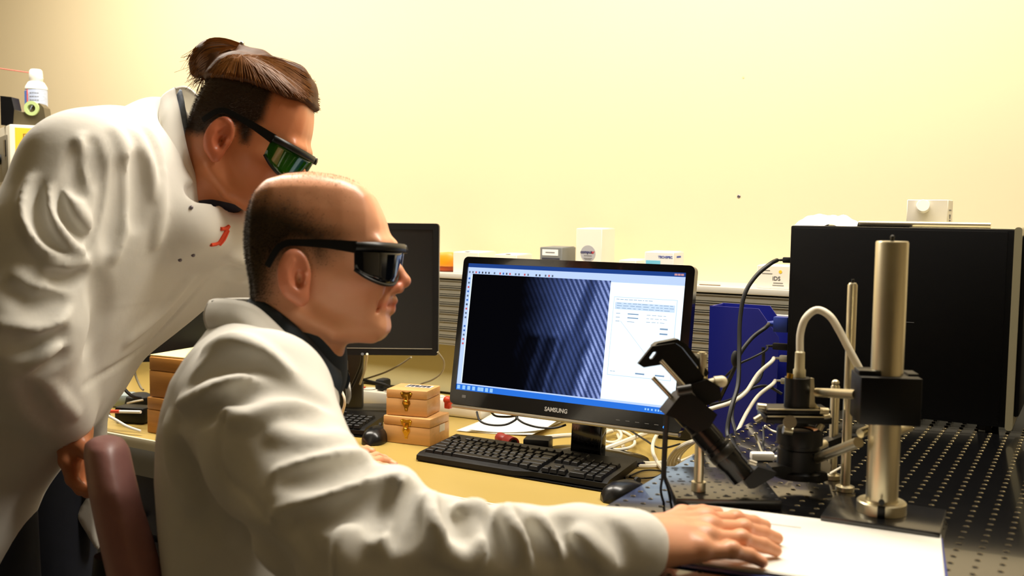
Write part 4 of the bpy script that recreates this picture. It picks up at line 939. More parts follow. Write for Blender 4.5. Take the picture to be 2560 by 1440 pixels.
# swing arm reaching left to the prism mount
pl_, M_ = cpoly([(1922, 1163), (1950, 1160), (2060, 1178), (2062, 1196), (2040, 1204), (1960, 1192), (1925, 1184)], dm-0.01)
WB().prism(pl_, 0.030, M_).build('swing_arm', M_anod, mh, angle=30)
for t_, r_ in ((((2042, 981, dm-0.005), (2142, 986, dpil)), 0.0062), (((2040, 1147, dm-0.02), (2146, 1106, dpil-0.015)), 0.0066), (((2034, 1121, dm), (2062, 1109, dm+0.02)), 0.0058), (((2150, 1084, dpil+0.01), (2178, 1072, dpil+0.02)), 0.0058)):
    b = WB(); b.cyl(P(*t_[0]), P(*t_[1]), r_, seg=22); b.build('support_rod', M_steel, mh)
pl_, M_ = cpoly([(2062, 1100), (2100, 1086), (2150, 1088), (2146, 1106), (2090, 1120), (2064, 1116)], d2_-0.012)
WB().prism(pl_, 0.03, M_).build('rod_clamp', M_anod, mh, angle=30)
pl_, M_ = cpoly([(2040, 1140), (2060, 1145), (2074, 1160), (2070, 1182), (2052, 1180), (2042, 1160)], dm-0.005)
WB().prism(pl_, 0.014, M_).build('lens_clip', mat('clear_plug_plastic', RGB(200, 196, 180), 0.25), mh, angle=30)
cable('wire', PX([(2020, 1204, dm), (2050, 1198, dm), (2082, 1180, dm+0.02), (2108, 1165, dm+0.03)]), 0.0016, M_wcab, 'thin pale wire behind the slim posts under the microscope head', None, 'wire')
# connector and thin leads on the table behind the head
q = Vector(PL(1905, 1150, 2, TT)); 
r = root_at('plug_connector', (q.x, q.y, TT), 'small white plug on the table behind the tilted lens tube', 'connector')
MB().box((0, 0, 0.0062), (0.036, 0.016, 0.012), rot=(0, 0, YAW), bevel=0.003).box((0.022, 0.012, 0.004), (0.014, 0.010, 0.007), rot=(0, 0, YAW), bevel=0.002).build('housing', mat('white_plastic', RGB(240, 236, 226), 0.4), r)
cable('wire', [PL(1886, 1082, 2, TT+0.02), PL(1896, 1108, 2, TT+0.003), PL(1905, 1130, 2, TT+0.003), PL(1914, 1142, 2, TT+0.004)], 0.0018, M_gcab, 'thin grey wire running down to the small white plug', None, 'wire')
cable('wire', [PL(1908, 1068, 2, TT+0.03), PL(1909, 1095, 2, TT+0.02), PL(1908, 1125, 2, TT+0.004), PL(1920, 1140, 2, TT+0.003), PL(1945, 1118, 2, TT+0.004)], 0.0018, M_bcab, 'thin black wire beside the grey one behind the microscope head', None, 'wire')
cable('wire', [PL(1912, 1064, 2, TT+0.02), PL(1925, 1074, 2, TT+0.012), PL(1940, 1080, 2, TT+0.01), PL(1955, 1082, 2, TT+0.01)], 0.0018, M_wcab, 'short pale wire curving behind the objective barrel', None, 'wire')

# ================================================================== far left: instrument, spray can
dI = 3.0
I0 = Vector(P(22, 310, dI)); yi = math.radians(65); iz = I0.z
r = root_at('instrument_cabinet', (I0.x, I0.y, DZ), 'tall pale instrument cabinet with a yellow notice at the far left', 'cabinet', None, yi)
M_ins = mat('pale_grey_enamel', RGB(226, 220, 200), 0.45)
W_, D_ = 0.34, 0.26; ih = iz-DZ
MB().box((W_/2, D_/2, ih/2+0.001), (W_, D_, ih-0.002), bevel=0.006).build('body', M_ins, r)
for k in range(3):
    pn = MB().box((-0.001, D_/2+0.01, ih-0.10-k*0.16), (0.004, D_-0.04, 0.14), bevel=0.001).build('front_panel', mat('grey_panel', RGB(140, 134, 118), 0.5), r)
    MB().box((-0.004, 0.06, ih-0.07-k*0.16), (0.004, 0.03, 0.05)).build('display', mat('dark_display', RGB(24, 24, 34), 0.2), pn, smooth=False)
    MB().cyl((-0.003, 0.16, ih-0.10-k*0.16), (-0.018, 0.16, ih-0.10-k*0.16), 0.016).build('dial', M_rub, pn)
nt_ = MB().box((0.076, -0.0006, ih-0.052), (0.12, 0.0008, 0.085)).build('yellow_notice', mat('yellow_paper', RGB(250, 200, 40), 0.6), r, smooth=False)
text_mesh('notice_text', 'ES', 0.030, Matrix.Translation((0.050, -0.0012, ih-0.038)) @ ZY, mat('olive_ink', RGB(130, 100, 30), 0.7), nt_)
Mi_ = Matrix.Translation(r.location) @ Matrix.Rotation(yi, 4, 'Z')
# tape dispenser on the cabinet
q = Mi_ @ Vector((0.075, 0.05, ih+0.0008))
r2 = root_at('tape_dispenser', q, 'dark grey tape dispenser with a black end on the pale cabinet', 'tape dispenser', None, math.radians(34))
MB().prism([(-0.055, 0), (0.050, 0), (0.042, 0.055), (0.030, 0.068), (0.012, 0.066), (0.002, 0.045), (-0.02, 0.040), (-0.055, 0.05)], 0.05, ZY).build('base', mat('dark_olive_plastic', RGB(88, 80, 60), 0.4), r2, angle=30)
MB().prism([(-0.085, 0), (-0.050, 0), (-0.045, 0.05), (-0.052, 0.085), (-0.085, 0.088)], 0.054, ZY).build('black_end', M_matt, r2, angle=30)
A = Matrix.Translation((0.008, -0.02, 0.052)) @ ZY
MB().lathe([(0.012, -0.012), (0.022, -0.012), (0.022, 0.012), (0.012, 0.012), (0.012, -0.012)], A, seg=28).build('tape_roll', mat('green_white_tape', RGB(198, 220, 150), 0.4), r2)
# compressed air can
q = Mi_ @ Vector((0.10, 0.135, ih+0.0008))
r2 = root_at('spray_can', q, 'white and blue compressed air can with a red straw on the cabinet', 'spray can')
MB().lathe([(0, 0.002), (0.031, 0.0), (0.033, 0.003), (0.033, 0.012)], seg=32).build('rim', M_silv, r2)
MB().lathe([(0.0325, 0.012), (0.0325, 0.118), (0.0315, 0.122)], seg=32).build('label_wrap', mat('pale_blue_label', RGB(178, 190, 214), 0.4, var=0.35, vscale=60, stretch=(1, 1, 3)), r2)
MB().lathe([(0.0330, 0.121), (0.0330, 0.126), (0.0315, 0.130), (0.024, 0.143), (0.021, 0.145), (0, 0.145)], seg=32).build('shoulder', mat('white_plastic', RGB(240, 236, 226), 0.4), r2)
cp_ = MB().lathe([(0.018, 0.144), (0.020, 0.147), (0.0205, 0.168), (0.0185, 0.180), (0.015, 0.184), (0, 0.185)], seg=28).box((0.010, 0.0, 0.158), (0.03, 0.014, 0.012), rot=(0, 0.4, 0.6), bevel=0.003).build('nozzle_cap', mat('white_plastic', RGB(240, 236, 226), 0.4), r2)
u_ = Vector((RT[0], RT[1], 0)); f_ = Vector((FW[0], FW[1], 0)).normalized()
MB().cyl(-u_*0.018+Vector((0, 0, 0.173))-f_*0.008, -u_*0.11+Vector((0, 0, 0.184))-f_*0.02, 0.0016, seg=8).build('straw', mat('red_straw', RGB(215, 80, 60), 0.4), r2)
b = MB(); p_ = -f_*0.0333-u_*0.013; b.cyl(p_+Vector((0, 0, 0.05)), p_+Vector((0.0, 0, 0.118)), 0.0016, seg=8); b.build('spare_straw', mat('red_straw', RGB(215, 80, 60), 0.4), r2)
b = MB()
for k in range(7):
    th0 = math.atan2(-f_.y, -f_.x)
    for j in range(4):
        th = th0-0.1+j*0.22; b.box((0.0327*math.cos(th), 0.0327*math.sin(th), 0.108-k*0.011), (0.0006, 0.0055, 0.0018), rot=(0, 0, th))
b.build('label_print', mat('grey_ink', RGB(120, 120, 120), 0.6), r2, smooth=False); 
b = MB(); th = math.atan2(-f_.y, -f_.x)-0.75
b.prism([(-0.009, -0.03), (0.009, -0.03), (0.009, 0.03), (-0.009, 0.03)], 0.0008, Matrix.Translation((0.0328*math.cos(th), 0.0328*math.sin(th), 0.085)) @ Matrix.Rotation(th+math.pi/2, 4, 'Z') @ ZY); b.build('blue_patch', mat('mid_blue_ink', RGB(90, 130, 215), 0.5), r2, smooth=False)

# ---- clutter on the desk left of the orange boxes
q = Vector(PL(318, 1062, 2, DZ)); o = MB().box((q.x-0.01, q.y+0.03, DZ+0.022), (0.085, 0.05, 0.042), rot=(0, 0, 0.3), bevel=0.008).build('power_adapter', M_matt); tag(o, 'black power adapter among cables left of the orange boxes', 'adapter')
q = Vector(PL(335, 1020, 2, DZ)); r = root_at('headset', (q.x, q.y+0.02, DZ), 'black headset lying among cables behind the power adapter', 'headset')
MB().lathe([(0, 0.001), (0.035, 0.001), (0.04, 0.012), (0.036, 0.03), (0.02, 0.038), (0, 0.038)], Matrix.Translation((0, 0, 0)), seg=24).build('ear_cup', M_rub, r)
MB().tube([(0.035, 0, 0.02), (0.05, 0.02, 0.06), (0.02, 0.03, 0.12), (-0.04, 0.02, 0.13), (-0.075, 0.0, 0.09), (-0.085, -0.01, 0.03), (-0.085, -0.01, 0.006)], 0.005, smooth=6).build('headband', M_rub, r)
a, b_ = Vector(P(262, 1028, 2.47)), Vector(P(352, 1030, 2.44))
r = root_at('marker_pen', tuple((a+b_)/2), 'red and white pen lying on the black power adapter', 'pen')
WB().cyl(a, a+(b_-a)*0.42, 0.0045, seg=14).build('cap', mat('red_plastic_bright', RGB(205, 66, 36), 0.4), r)
WB().cyl(a+(b_-a)*0.40, b_, 0.0038, seg=14).build('barrel', mat('white_plastic', RGB(240, 236, 226), 0.4), r)
for k, (pts, rad, m_, lab) in enumerate((([(262, 1035, 2.46), (290, 1050, 2.44), (318, 1066, 2.42), (352, 1078, 2.41)], 0.0034, M_wcab, 'beige cable crossing the desk edge left of the orange boxes'),
        ([(302, 945, 2.52), (310, 970, 2.50), (330, 990, 2.50), (352, 996, 2.52)], 0.0042, M_bcab, 'thick black cable bending down behind the orange boxes'),
        ([(262, 1000, 2.5), (264, 1020, 2.48), (274, 1040, 2.46)], 0.0034, M_bcab, 'short black cable at the hem of the bending person\'s coat'),
        ([(318, 1008, 2.50), (340, 1003, 2.49), (358, 1000, 2.49)], 0.0024, M_wcab, 'thin white cable left of the orange boxes'),
        ([(336, 900, 2.62), (338, 935, 2.62), (350, 965, 2.60), (358, 975, 2.58)], 0.0030, M_gcab, 'grey cable dropping behind the upper orange box'))):
    cable('cable', PX(pts), rad, m_, lab)
q = Vector(PL(272, 1022, 2, DZ)); o = MB().box((q.x, q.y+0.05, DZ+0.0185), (0.06, 0.06, 0.036), rot=(0, 0, 0.5), bevel=0.010).build('plastic_case', mat('frosted_blue_plastic', RGB(170, 186, 190), 0.3)); tag(o, 'small frosted plastic case at the hem of the bending person\'s coat', 'case')
# ================================================================== implicit-surface modelling (bodies and coats)
def smin(a, b, k):
    if k <= 0: return np.minimum(a, b)
    h = np.maximum(k-np.abs(a-b), 0)/k
    return np.minimum(a, b)-h*h*k*0.25
def smax(a, b, k): return -smin(-a, -b, k)
def sd_cone(p, a, b, ra, rb):
    ba = b-a; L2 = float(ba @ ba)+1e-12
    t = np.clip(((p-a) @ ba)/L2, 0, 1)
    return np.linalg.norm(p-a-t[..., None]*ba, axis=-1)-(ra+(rb-ra)*t)
def sd_poly(x, y, poly):
    poly = np.asarray(poly, float); n = len(poly)
    d = np.full(x.shape, 1e9); s = np.zeros(x.shape, bool)
    for i in range(n):
        ax, ay = poly[i]; bx, by = poly[(i+1) % n]
        ex, ey = bx-ax, by-ay; wx, wy = x-ax, y-ay
        t = np.clip((wx*ex+wy*ey)/(ex*ex+ey*ey+1e-12), 0, 1)
        d = np.minimum(d, (wx-ex*t)**2+(wy-ey*t)**2)
        c = (ay > y) != (by > y)
        with np.errstate(divide='ignore', invalid='ignore'):
            xi = ax+(y-ay)/(by-ay if by != ay else 1e-9)*ex
        s ^= c & (x < xi)
    return np.where(s, -1, 1)*np.sqrt(d)
class Poly2:
    """signed distance to a polygon, tabulated once"""
    def __init__(self, poly, res=0.002, pad=0.12):
        poly = np.asarray(poly, float); self.lo = poly.min(0)-pad; self.res = res
        n = np.ceil((poly.max(0)+pad-self.lo)/res).astype(int)+1
        gx, gy = np.meshgrid(self.lo[0]+res*np.arange(n[0]), self.lo[1]+res*np.arange(n[1]), indexing='ij')
        self.T = sd_poly(gx, gy, poly); self.n = n
    def __call__(self, x, y):
        gx = (x-self.lo[0])/self.res; gy = (y-self.lo[1])/self.res
        cx = np.clip(gx, 0, self.n[0]-1.001); cy = np.clip(gy, 0, self.n[1]-1.001)
        i = cx.astype(np.int32); j = cy.astype(np.int32); u = cx-i; v = cy-j; T = self.T
        d = (T[i, j]*(1-u)+T[i+1, j]*u)*(1-v)+(T[i, j+1]*(1-u)+T[i+1, j+1]*u)*v
        return d+(np.abs(gx-cx)+np.abs(gy-cy))*self.res*0.7
class Fr:
    """a local frame: O origin, axes f, u, s (world vectors)"""
    def __init__(self, O, f, u, s): self.O, self.A = np.array(O, float), np.array([f, u, s], float)
    def loc(self, p): return (p-self.O) @ self.A.T
    def wld(self, x, y, z): return self.O+x*self.A[0]+y*self.A[1]+z*self.A[2]
class Sdf:
    def __init__(self): self.ops = []
    def _add(self, fn, lo, hi, k, mode): self.ops.append((fn, np.array(lo)-k-0.02, np.array(hi)+k+0.02, k, mode)); return self
    def cone(self, a, b, ra, rb=None, k=0.02, mode='+'):
        a, b = np.array(a, float), np.array(b, float); rb = ra if rb is None else rb; r = max(ra, rb)
        return self._add(lambda p: sd_cone(p, a, b, ra, rb), np.minimum(a, b)-r, np.maximum(a, b)+r, k, mode)
    def chain(self, pts, rs, k=0.02, mode='+', k0=None):
        """smoothly joined tube through pts (internal joints are plain unions)"""
        pts = [np.array(p, float) for p in pts]; rs = list(rs)
        def fn(p):
            d = None
            for a, b, ra, rb in zip(pts, pts[1:], rs, rs[1:]):
                e = sd_cone(p, a, b, ra, rb); d = e if d is None else smin(d, e, k0 if k0 is not None else min(ra, rb)*0.6)
            return d
        r = max(rs); P_ = np.array(pts)
        return self._add(fn, P_.min(0)-r, P_.max(0)+r, k, mode)
    def ell(self, c, r, fr=None, k=0.02, mode='+'):
        c = np.array(c, float); r = np.array(r, float); A = fr.A if fr is not None else np.eye(3)
        def fn(p):
            q = (p-c) @ A.T; k0 = np.linalg.norm(q/r, axis=-1); k1 = np.linalg.norm(q/(r*r), axis=-1)+1e-9
            return k0*(k0-1)/k1
        return self._add(fn, c-r.max(), c+r.max(), k, mode)
    def func(self, fn, lo, hi, k=0.02, mode='+'): return self._add(fn, lo, hi, k, mode)
    def at(self, p):
        d = np.full(p.shape[:-1], 0.3)
        for fn, lo, hi, k, mode in self.ops:
            m_ = np.all((p >= lo) & (p <= hi), axis=-1)
            if not m_.any(): continue
            e = fn(p[m_])
            if mode == '+': d[m_] = smin(d[m_], e, k)
            elif mode == '-': d[m_] = smax(d[m_], -e, k)
            else: d[m_] = smax(d[m_], e, k)
        return d
    def grid(self, lo, hi, h):
        lo, hi = np.array(lo), np.array(hi); n = np.ceil((hi-lo)/h).astype(int)+1
        ax = [lo[i]+h*np.arange(n[i]) for i in range(3)]
        f = np.full(tuple(n), 0.3)
        for fn, l, u, k, mode in self.ops:
            i0 = np.clip(np.floor((l-lo)/h).astype(int), 0, n); i1 = np.clip(np.ceil((u-lo)/h).astype(int)+1, 0, n)
            if np.any(i1 <= i0): continue
            sl = tuple(slice(i0[i], i1[i]) for i in range(3))
            g = np.stack(np.meshgrid(*[ax[i][sl[i]] for i in range(3)], indexing='ij'), -1)
            e = fn(g)
            if mode == '+': f[sl] = smin(f[sl], e, k)
            elif mode == '-': f[sl] = smax(f[sl], -e, k)
            else: f[sl] = smax(f[sl], e, k)
        return f, lo
    def mesh(self, lo, hi, h):
        f, lo = self.grid(lo, hi, h); f[0] = f[-1] = 0.3; f[:, 0] = f[:, -1] = 0.3; f[:, :, 0] = f[:, :, -1] = 0.3
        s = f < 0
        c = np.zeros(tuple(np.array(s.shape)-1), np.uint8)
        for dx in (0, 1):
            for dy in (0, 1):
                for dz in (0, 1): c += s[dx:s.shape[0]-1+dx, dy:s.shape[1]-1+dy, dz:s.shape[2]-1+dz]
        act = (c > 0) & (c < 8); idx = np.argwhere(act)
        acc = np.zeros((len(idx), 3)); cnt = np.zeros(len(idx))
        corners = [(x, y, z) for x in (0, 1) for y in (0, 1) for z in (0, 1)]
        for a in corners:
            for ax_ in range(3):
                if a[ax_]: continue
                b = list(a); b[ax_] = 1; A_, B_ = idx+np.array(a), idx+np.array(b)
                fa, fb = f[tuple(A_.T)], f[tuple(B_.T)]; cr = (fa < 0) != (fb < 0)
                t = np.where(cr, fa/np.where(cr, fa-fb, 1), 0)
                pt = np.tile(np.array(a, float), (len(idx), 1)); pt[:, ax_] += t
                acc += pt*cr[:, None]; cnt += cr
        V = (idx+acc/cnt[:, None])*h+lo
        vid = np.full(act.shape, -1, np.int64); vid[act] = np.arange(len(idx))
        F = []
        for ax_ in range(3):
            sl0 = [slice(1, -1)]*3; sl1 = [slice(1, -1)]*3; sl0[ax_] = slice(0, -1); sl1[ax_] = slice(1, None)
            d0, d1 = s[tuple(sl0)], s[tuple(sl1)]
            e = np.argwhere(d0 != d1); 
            if not len(e): continue
            off = np.ones(3, int); off[ax_] = 0; e = e+off
            up = s[tuple(e.T)]
            o1, o2 = [(1, 2), (2, 0), (0, 1)][ax_]
            q = []
            for da, db in ((1, 1), (0, 1), (0, 0), (1, 0)):
                g = e.copy(); g[:, o1] -= da; g[:, o2] -= db; q.append(vid[tuple(g.T)])
            q = np.stack(q, 1); q[~up] = q[~up][:, ::-1]
            F.append(q)
        return V, np.concatenate(F)
    def march(self, pix, dmin=0.7, dmax=2.6):
        """hit points of the camera rays through the given pixels"""
        R_ = np.array([ray(x, y) for x, y in pix]); L_ = np.linalg.norm(R_, axis=1); t = np.full(len(pix), dmin)
        ok = np.zeros(len(pix), bool)
        for _ in range(140):
            d = self.at(CAM+R_*t[:, None]); hit = d < 0.0008; ok |= hit
            t = np.where(ok, t, t+np.clip(d, 0.0008, 0.04)*0.8/L_)
        return CAM+R_*t[:, None], ok & (t < dmax)
    def normal(self, p, e=0.004):
        g = np.stack([self.at(p+np.eye(3)[i]*e)-self.at(p-np.eye(3)[i]*e) for i in range(3)], -1)
        return g/(np.linalg.norm(g, axis=-1, keepdims=True)+1e-9)
    def folds(self, lst, gain=1.0, n=22):
        """cloth folds following lines across the visible surface: (line, radius, height, ridge or groove), tapered at the ends"""
        pts, cut = [], [0]
        for pix, r, h, rd in lst:
            c = catmull([Vector((x, y, 0)) for x, y in pix], max(2, n//(len(pix)-1))); pts += [(v.x, v.y) for v in c]; cut.append(len(pts))
        p, ok = self.march(pts); nr = self.normal(p)
        for (pix, r, h, rd), i0, i1 in zip(lst, cut, cut[1:]):
            g = ok[i0:i1]; q, nn = p[i0:i1][g], nr[i0:i1][g]
            if len(q) < 4: continue
            tp = np.sin(np.pi*np.linspace(0.06, 0.94, len(q)))**0.7; rs = r*(0.45+0.55*tp); hs = h*gain*tp
            ctr = q+nn*((hs-rs) if rd else (rs-hs))[:, None]
            self.chain(list(ctr), list(rs), k=r*0.9, mode='+' if rd else '-', k0=r*0.2)
        return self

def to_obj(name, parts, material, parent=None, attrs=None):
    Vs, Fs, n = [], [], 0
    for V, F in parts: Vs.append(V); Fs.append(F+n); n += len(V)
    V, F = np.concatenate(Vs), np.concatenate(Fs)
    if parent is not None:
        r = parent
        while r.parent is not None: r = r.parent
        V = V-np.array(r.location)
    me = bpy.data.meshes.new(name); me.from_pydata(V.tolist(), [], F.tolist()); me.update(); me.shade_smooth()
    me.materials.append(material); o = bpy.data.objects.new(name, me); sc.collection.objects.link(o)
    if parent is not None: o.parent = parent
    return o, np.concatenate(Vs), F
def put_attr(o, name, vals):
    a = o.data.attributes.new(name, 'FLOAT', 'POINT'); a.data.foreach_set('value', np.asarray(vals, np.float32))
def strip(name, A, B, material, parent, bulge=0.0, n=6, m=6, thick=0.003, out=None):
    """a band of cloth between two curves"""
    A = catmull([Vector(p) for p in A], n); B = catmull([Vector(p) for p in B], n)
    rows = []
    for a, b in zip(A, B):
        row = []
        for j in range(m+1):
            t = j/m; p = a.lerp(b, t)
            if bulge and out is not None:
                o_ = (p-Vector(out)); o_.z *= 0.2; p = p+o_.normalized()*bulge*math.sin(math.pi*t)
            row.append(p)
        rows.append(row)
    o = WB().grid(rows).build(name, material, parent, angle=80)
    sm = o.modifiers.new('thickness', 'SOLIDIFY'); sm.thickness = thick; sm.offset = 0
    return o

# ------------------------------------------------------------------ materials for people
def skin_mat(name, base, hairc, deep):
    mt = mat(name, base, 0.38, bump=0.06, bscale=350, sss=0.12, spec=0.45); nt = mt.node_tree; b = nt.nodes['Principled BSDF']; L = nt.links.new
    at = nt.nodes.new('ShaderNodeAttribute'); at.attribute_name = 'hair'; ar = nt.nodes.new('ShaderNodeAttribute'); ar.attribute_name = 'flush'
    n = nt.nodes.new('ShaderNodeTexNoise'); n.inputs['Scale'].default_value = 38; n.inputs['Detail'].default_value = 4
    m0 = nt.nodes.new('ShaderNodeMix'); m0.data_type = 'RGBA'; m0.inputs[6].default_value = base; m0.inputs[7].default_value = tuple(c*d for c, d in zip(base[:3], (0.93, 0.80, 0.74)))+(1,)
    L(n.outputs['Fac'], m0.inputs[0])
    m1 = nt.nodes.new('ShaderNodeMix'); m1.data_type = 'RGBA'; L(ar.outputs['Fac'], m1.inputs[0]); L(m0.outputs[2], m1.inputs[6]); m1.inputs[7].default_value = deep
    m2 = nt.nodes.new('ShaderNodeMix'); m2.data_type = 'RGBA'; L(at.outputs['Fac'], m2.inputs[0]); L(m1.outputs[2], m2.inputs[6]); m2.inputs[7].default_value = hairc
    L(m2.outputs[2], b.inputs['Base Color'])
    return mt
M_skin1 = skin_mat('skin_fair', RGB(232, 172, 134), RGB(66, 48, 26), RGB(196, 96, 66))
M_skin2 = skin_mat('skin_tanned', RGB(206, 136, 94), RGB(50, 33, 18), RGB(180, 84, 56))
M_coat = mat('white_coat_cotton', RGB(226, 223, 214), 0.8, bump=0.45, bscale=26, spec=0.25, sheen=0.15, var=0.03, vscale=6)
M_coatseam = mat('coat_seam_thread', RGB(186, 182, 170), 0.85)
M_shirt1 = mat('dark_teal_shirt', RGB(34, 46, 58), 0.8, bump=0.1, bscale=500)
M_jean = mat('dark_denim', RGB(26, 30, 42), 0.85, var=0.3, vscale=30)
M_hair1 = mat('short_brown_hair', RGB(52, 37, 20), 0.6)
M_hair2 = mat('long_brown_hair', RGB(82, 48, 18), 0.6, var=0.5, vscale=90, spec=0.3, bump=.3, bscale=220)
M_hair2b = mat('cropped_dark_brown_hair', RGB(62, 42, 22), 0.6)
M_shoe = mat('black_shoe_leather', RGB(20, 18, 17), 0.35)

# ------------------------------------------------------------------ heads
S1 = 1838.0
def hp(px, py): return ((px-767)/S1, (695-py)/S1)
SIDE = [hp(*p) for p in [(690, 800), (645, 755), (633, 695), (614, 640), (611, 590), (622, 535), (645, 484), (677, 446), (719, 426), (771, 419), (830, 430), (879, 447), (913, 468), (934, 490), (952, 522), (968, 553), (979, 581), (985, 606), (984, 630), (978, 655), (984, 690), (990, 716), (995, 735), (994, 752), (986, 764), (988, 776), (979, 787), (985, 803), (988, 818), (981, 836), (960, 844), (927, 846), (890, 850), (850, 838), (800, 800), (760, 815)]]
FRONT = [(-0.115, 0), (-0.100, .020), (-.085, .034), (-.06, .050), (-.03, .061), (0, .069), (.03, .075), (.06, .078), (.09, .075), (.12, .063), (.14, .045), (.153, .018), (.156, 0)]
FRONT = FRONT+[(y, -z) for y, z in FRONT[::-1][1:-1]]
TOP = [(-.087, 0), (-.083, .030), (-.066, .056), (-.035, .072), (0, .078), (.03, .075), (.06, .069), (.09, .058), (.109, .043), (.120, .025), (.1245, 0)]
TOP = TOP+[(x, -z) for x, z in TOP[::-1][1:-1]]
L_SIDE, L_FRONT, L_TOP = Poly2(SIDE, .001), Poly2(FRONT, .0015), Poly2(TOP, .0015)
def head_core(F_):
    def fn(p):
        q = F_.loc(p); x, y, z = q[..., 0], q[..., 1], q[..., 2]
        return smax(smax(L_SIDE(x, y), L_FRONT(y, z), 0.035), L_TOP(x, z), 0.028)
    return fn
def build_head(F_):
    S = Sdf(); fn = head_core(F_)
    c = F_.wld(0.02, 0.02, 0); S.func(fn, c-0.17, c+0.17, k=0.0)
    W = F_.wld
    # neck hidden below the collar
    # brow ridge, cheekbone, nose, lips, chin
    S.chain([W(.104, .044, .047), W(.1135, .044, .022), W(.1135, .044, -.022), W(.104, .044, -.047)], [.006, .007, .007, .006], k=.016)
    for s in (1, -1):
        S.ell(W(.082, .000, .048*s), (.024, .016, .014), F_, k=.03)
        S.ell(W(.117, .018, .038*s), (.014, .017, .022), F_, k=.010, mode='-')
        S.ell(W(.096, .024, .032*s), (.0115, .0105, .013), F_, k=.003)
        S.chain([W(.124, -.014, .012*s), W(.117, -.016, .016*s)], [.0072, .006], k=.008)
        S.ell(W(.132, -.0185, .0062*s), (.005, .003, .0028), F_, k=.002, mode='-')
    S.chain([W(.113, .030, 0), W(.123, .010, 0), W(.1325, -.004, 0)], [.0062, .0078, .0092], k=.011)
    S.chain([W(.1175, -.0310, 0), W(.111, -.032, .012), W(.101, -.0345, .021)], [.0042, .0038, .0022], k=.008)
    S.chain([W(.1175, -.0310, 0), W(.111, -.032, -.012), W(.101, -.0345, -.021)], [.0042, .0038, .0022], k=.008)
    S.chain([W(.1135, -.0430, 0), W(.108, -.0430, .011), W(.099, -.041, .019)], [.0048, .0042, .0024], k=.008)
    S.chain([W(.1135, -.0430, 0), W(.108, -.0430, -.011), W(.099, -.041, -.019)], [.0048, .0042, .0024], k=.008)
    S.chain([W(.1245, -.0372, 0), W(.1175, -.0372, .013), W(.108, -.0385, .0225), W(.101, -.041, .027)], [.0010, .0011, .0011, .0008], k=.003, mode='-')
    S.chain([W(.1245, -.0372, 0), W(.1175, -.0372, -.013), W(.108, -.0385, -.0225)], [.0010, .0011, .0011], k=.003, mode='-')
    S.chain([W(.112, -.010, .026), W(.104, -.030, .034), W(.098, -.044, .034)], [.0022, .0024, .002], k=.009, mode='-')   # nasolabial crease
    S.chain([W(.002, -.045, .060), W(.045, -.070, .046), W(.090, -.076, .022)], [.012, .011, .010], k=.02)                # jaw line
    S.chain([W(.002, -.045, -.060), W(.045, -.070, -.046), W(.090, -.076, -.022)], [.012, .011, .010], k=.02)
    # ears
    for s in (1, -1):
        E = Fr(W(0.0, 0.0, .0755*s), F_.A[0]*.93+F_.A[1]*.20+F_.A[2]*(.30*s), F_.A[1]*.97-F_.A[0]*.2, F_.A[2]*s)
        x_ = F_.A[0]*math.cos(.28)+F_.A[2]*s*math.sin(-.32); x_ = x_/np.linalg.norm(x_)
        y_ = F_.A[1]*.95-F_.A[0]*.30; y_ = y_-x_*(y_ @ x_); y_ /= np.linalg.norm(y_); z_ = np.cross(x_, y_)*(1 if s > 0 else -1); z_ = np.cross(x_, y_); 
        if z_ @ F_.A[2]*s < 0: z_ = -z_
        E = Fr(W(0.0, .001, .079*s), x_, y_, z_)
        S.ell(E.wld(0, .002, 0), (.0215, .0345, .0092), E, k=.004)
        S.ell(E.wld(.009, -.026, -.001), (.0100, .013, .0062), E, k=.008)
        S.ell(E.wld(.0035, .004, .0090), (.0140, .0255, .0078), E, k=.003, mode='-')
        S.chain([E.wld(-.001, .020, .004), E.wld(-.0085, .006, .005), E.wld(-.0068, -.011, .005), E.wld(.003, -.020, .004)], [.0022, .0030, .0030, .0024], k=.003)
        S.ell(E.wld(.012, -.003, .004), (.0042, .0075, .005), E, k=.004)
        S.ell(E.wld(.006, -.003, .004), (.006, .011, .0095), E, k=.003, mode='-')
    return S
def poly_mask(x, y, poly, soft): 
    d = sd_poly(x, y, poly); t = np.clip((soft-d)/(2*soft), 0, 1); return t*t*(3-2*t)
def face_attrs(o, V, F_, hairpoly, soft, F2=None):
    q = F_.loc(V); x, y, z = q.T
    inhead = (np.abs(z) < .1) & (np.abs(x) < .16) & (y > -.13) & (y < .18)
    hm = poly_mask(x, y, hairpoly, soft)*inhead
    eard = ((x/.030)**2+((y-.0)/.042)**2) < 1
    hm = np.where(eard & (np.abs(z) > .0745), 0, hm)
    fl = np.zeros(len(V))
    fl += 0.75*np.exp(-(((x-.128)/.016)**2+((y+.006)/.014)**2))            # nose tip
    fl += 0.55*np.where(eard & (np.abs(z) > .0745), 1, 0)
    fl += 0.85*np.exp(-(((x-.120)/.020)**2+((y+.037)/.0065)**2))*(x > .10)      # lips
    fl += 0.25*np.exp(-(((x-.085)/.03)**2+((y+.012)/.025)**2))
    put_attr(o, 'hair', hm); put_attr(o, 'flush', np.clip(fl, 0, 1)*inhead)
    return hm
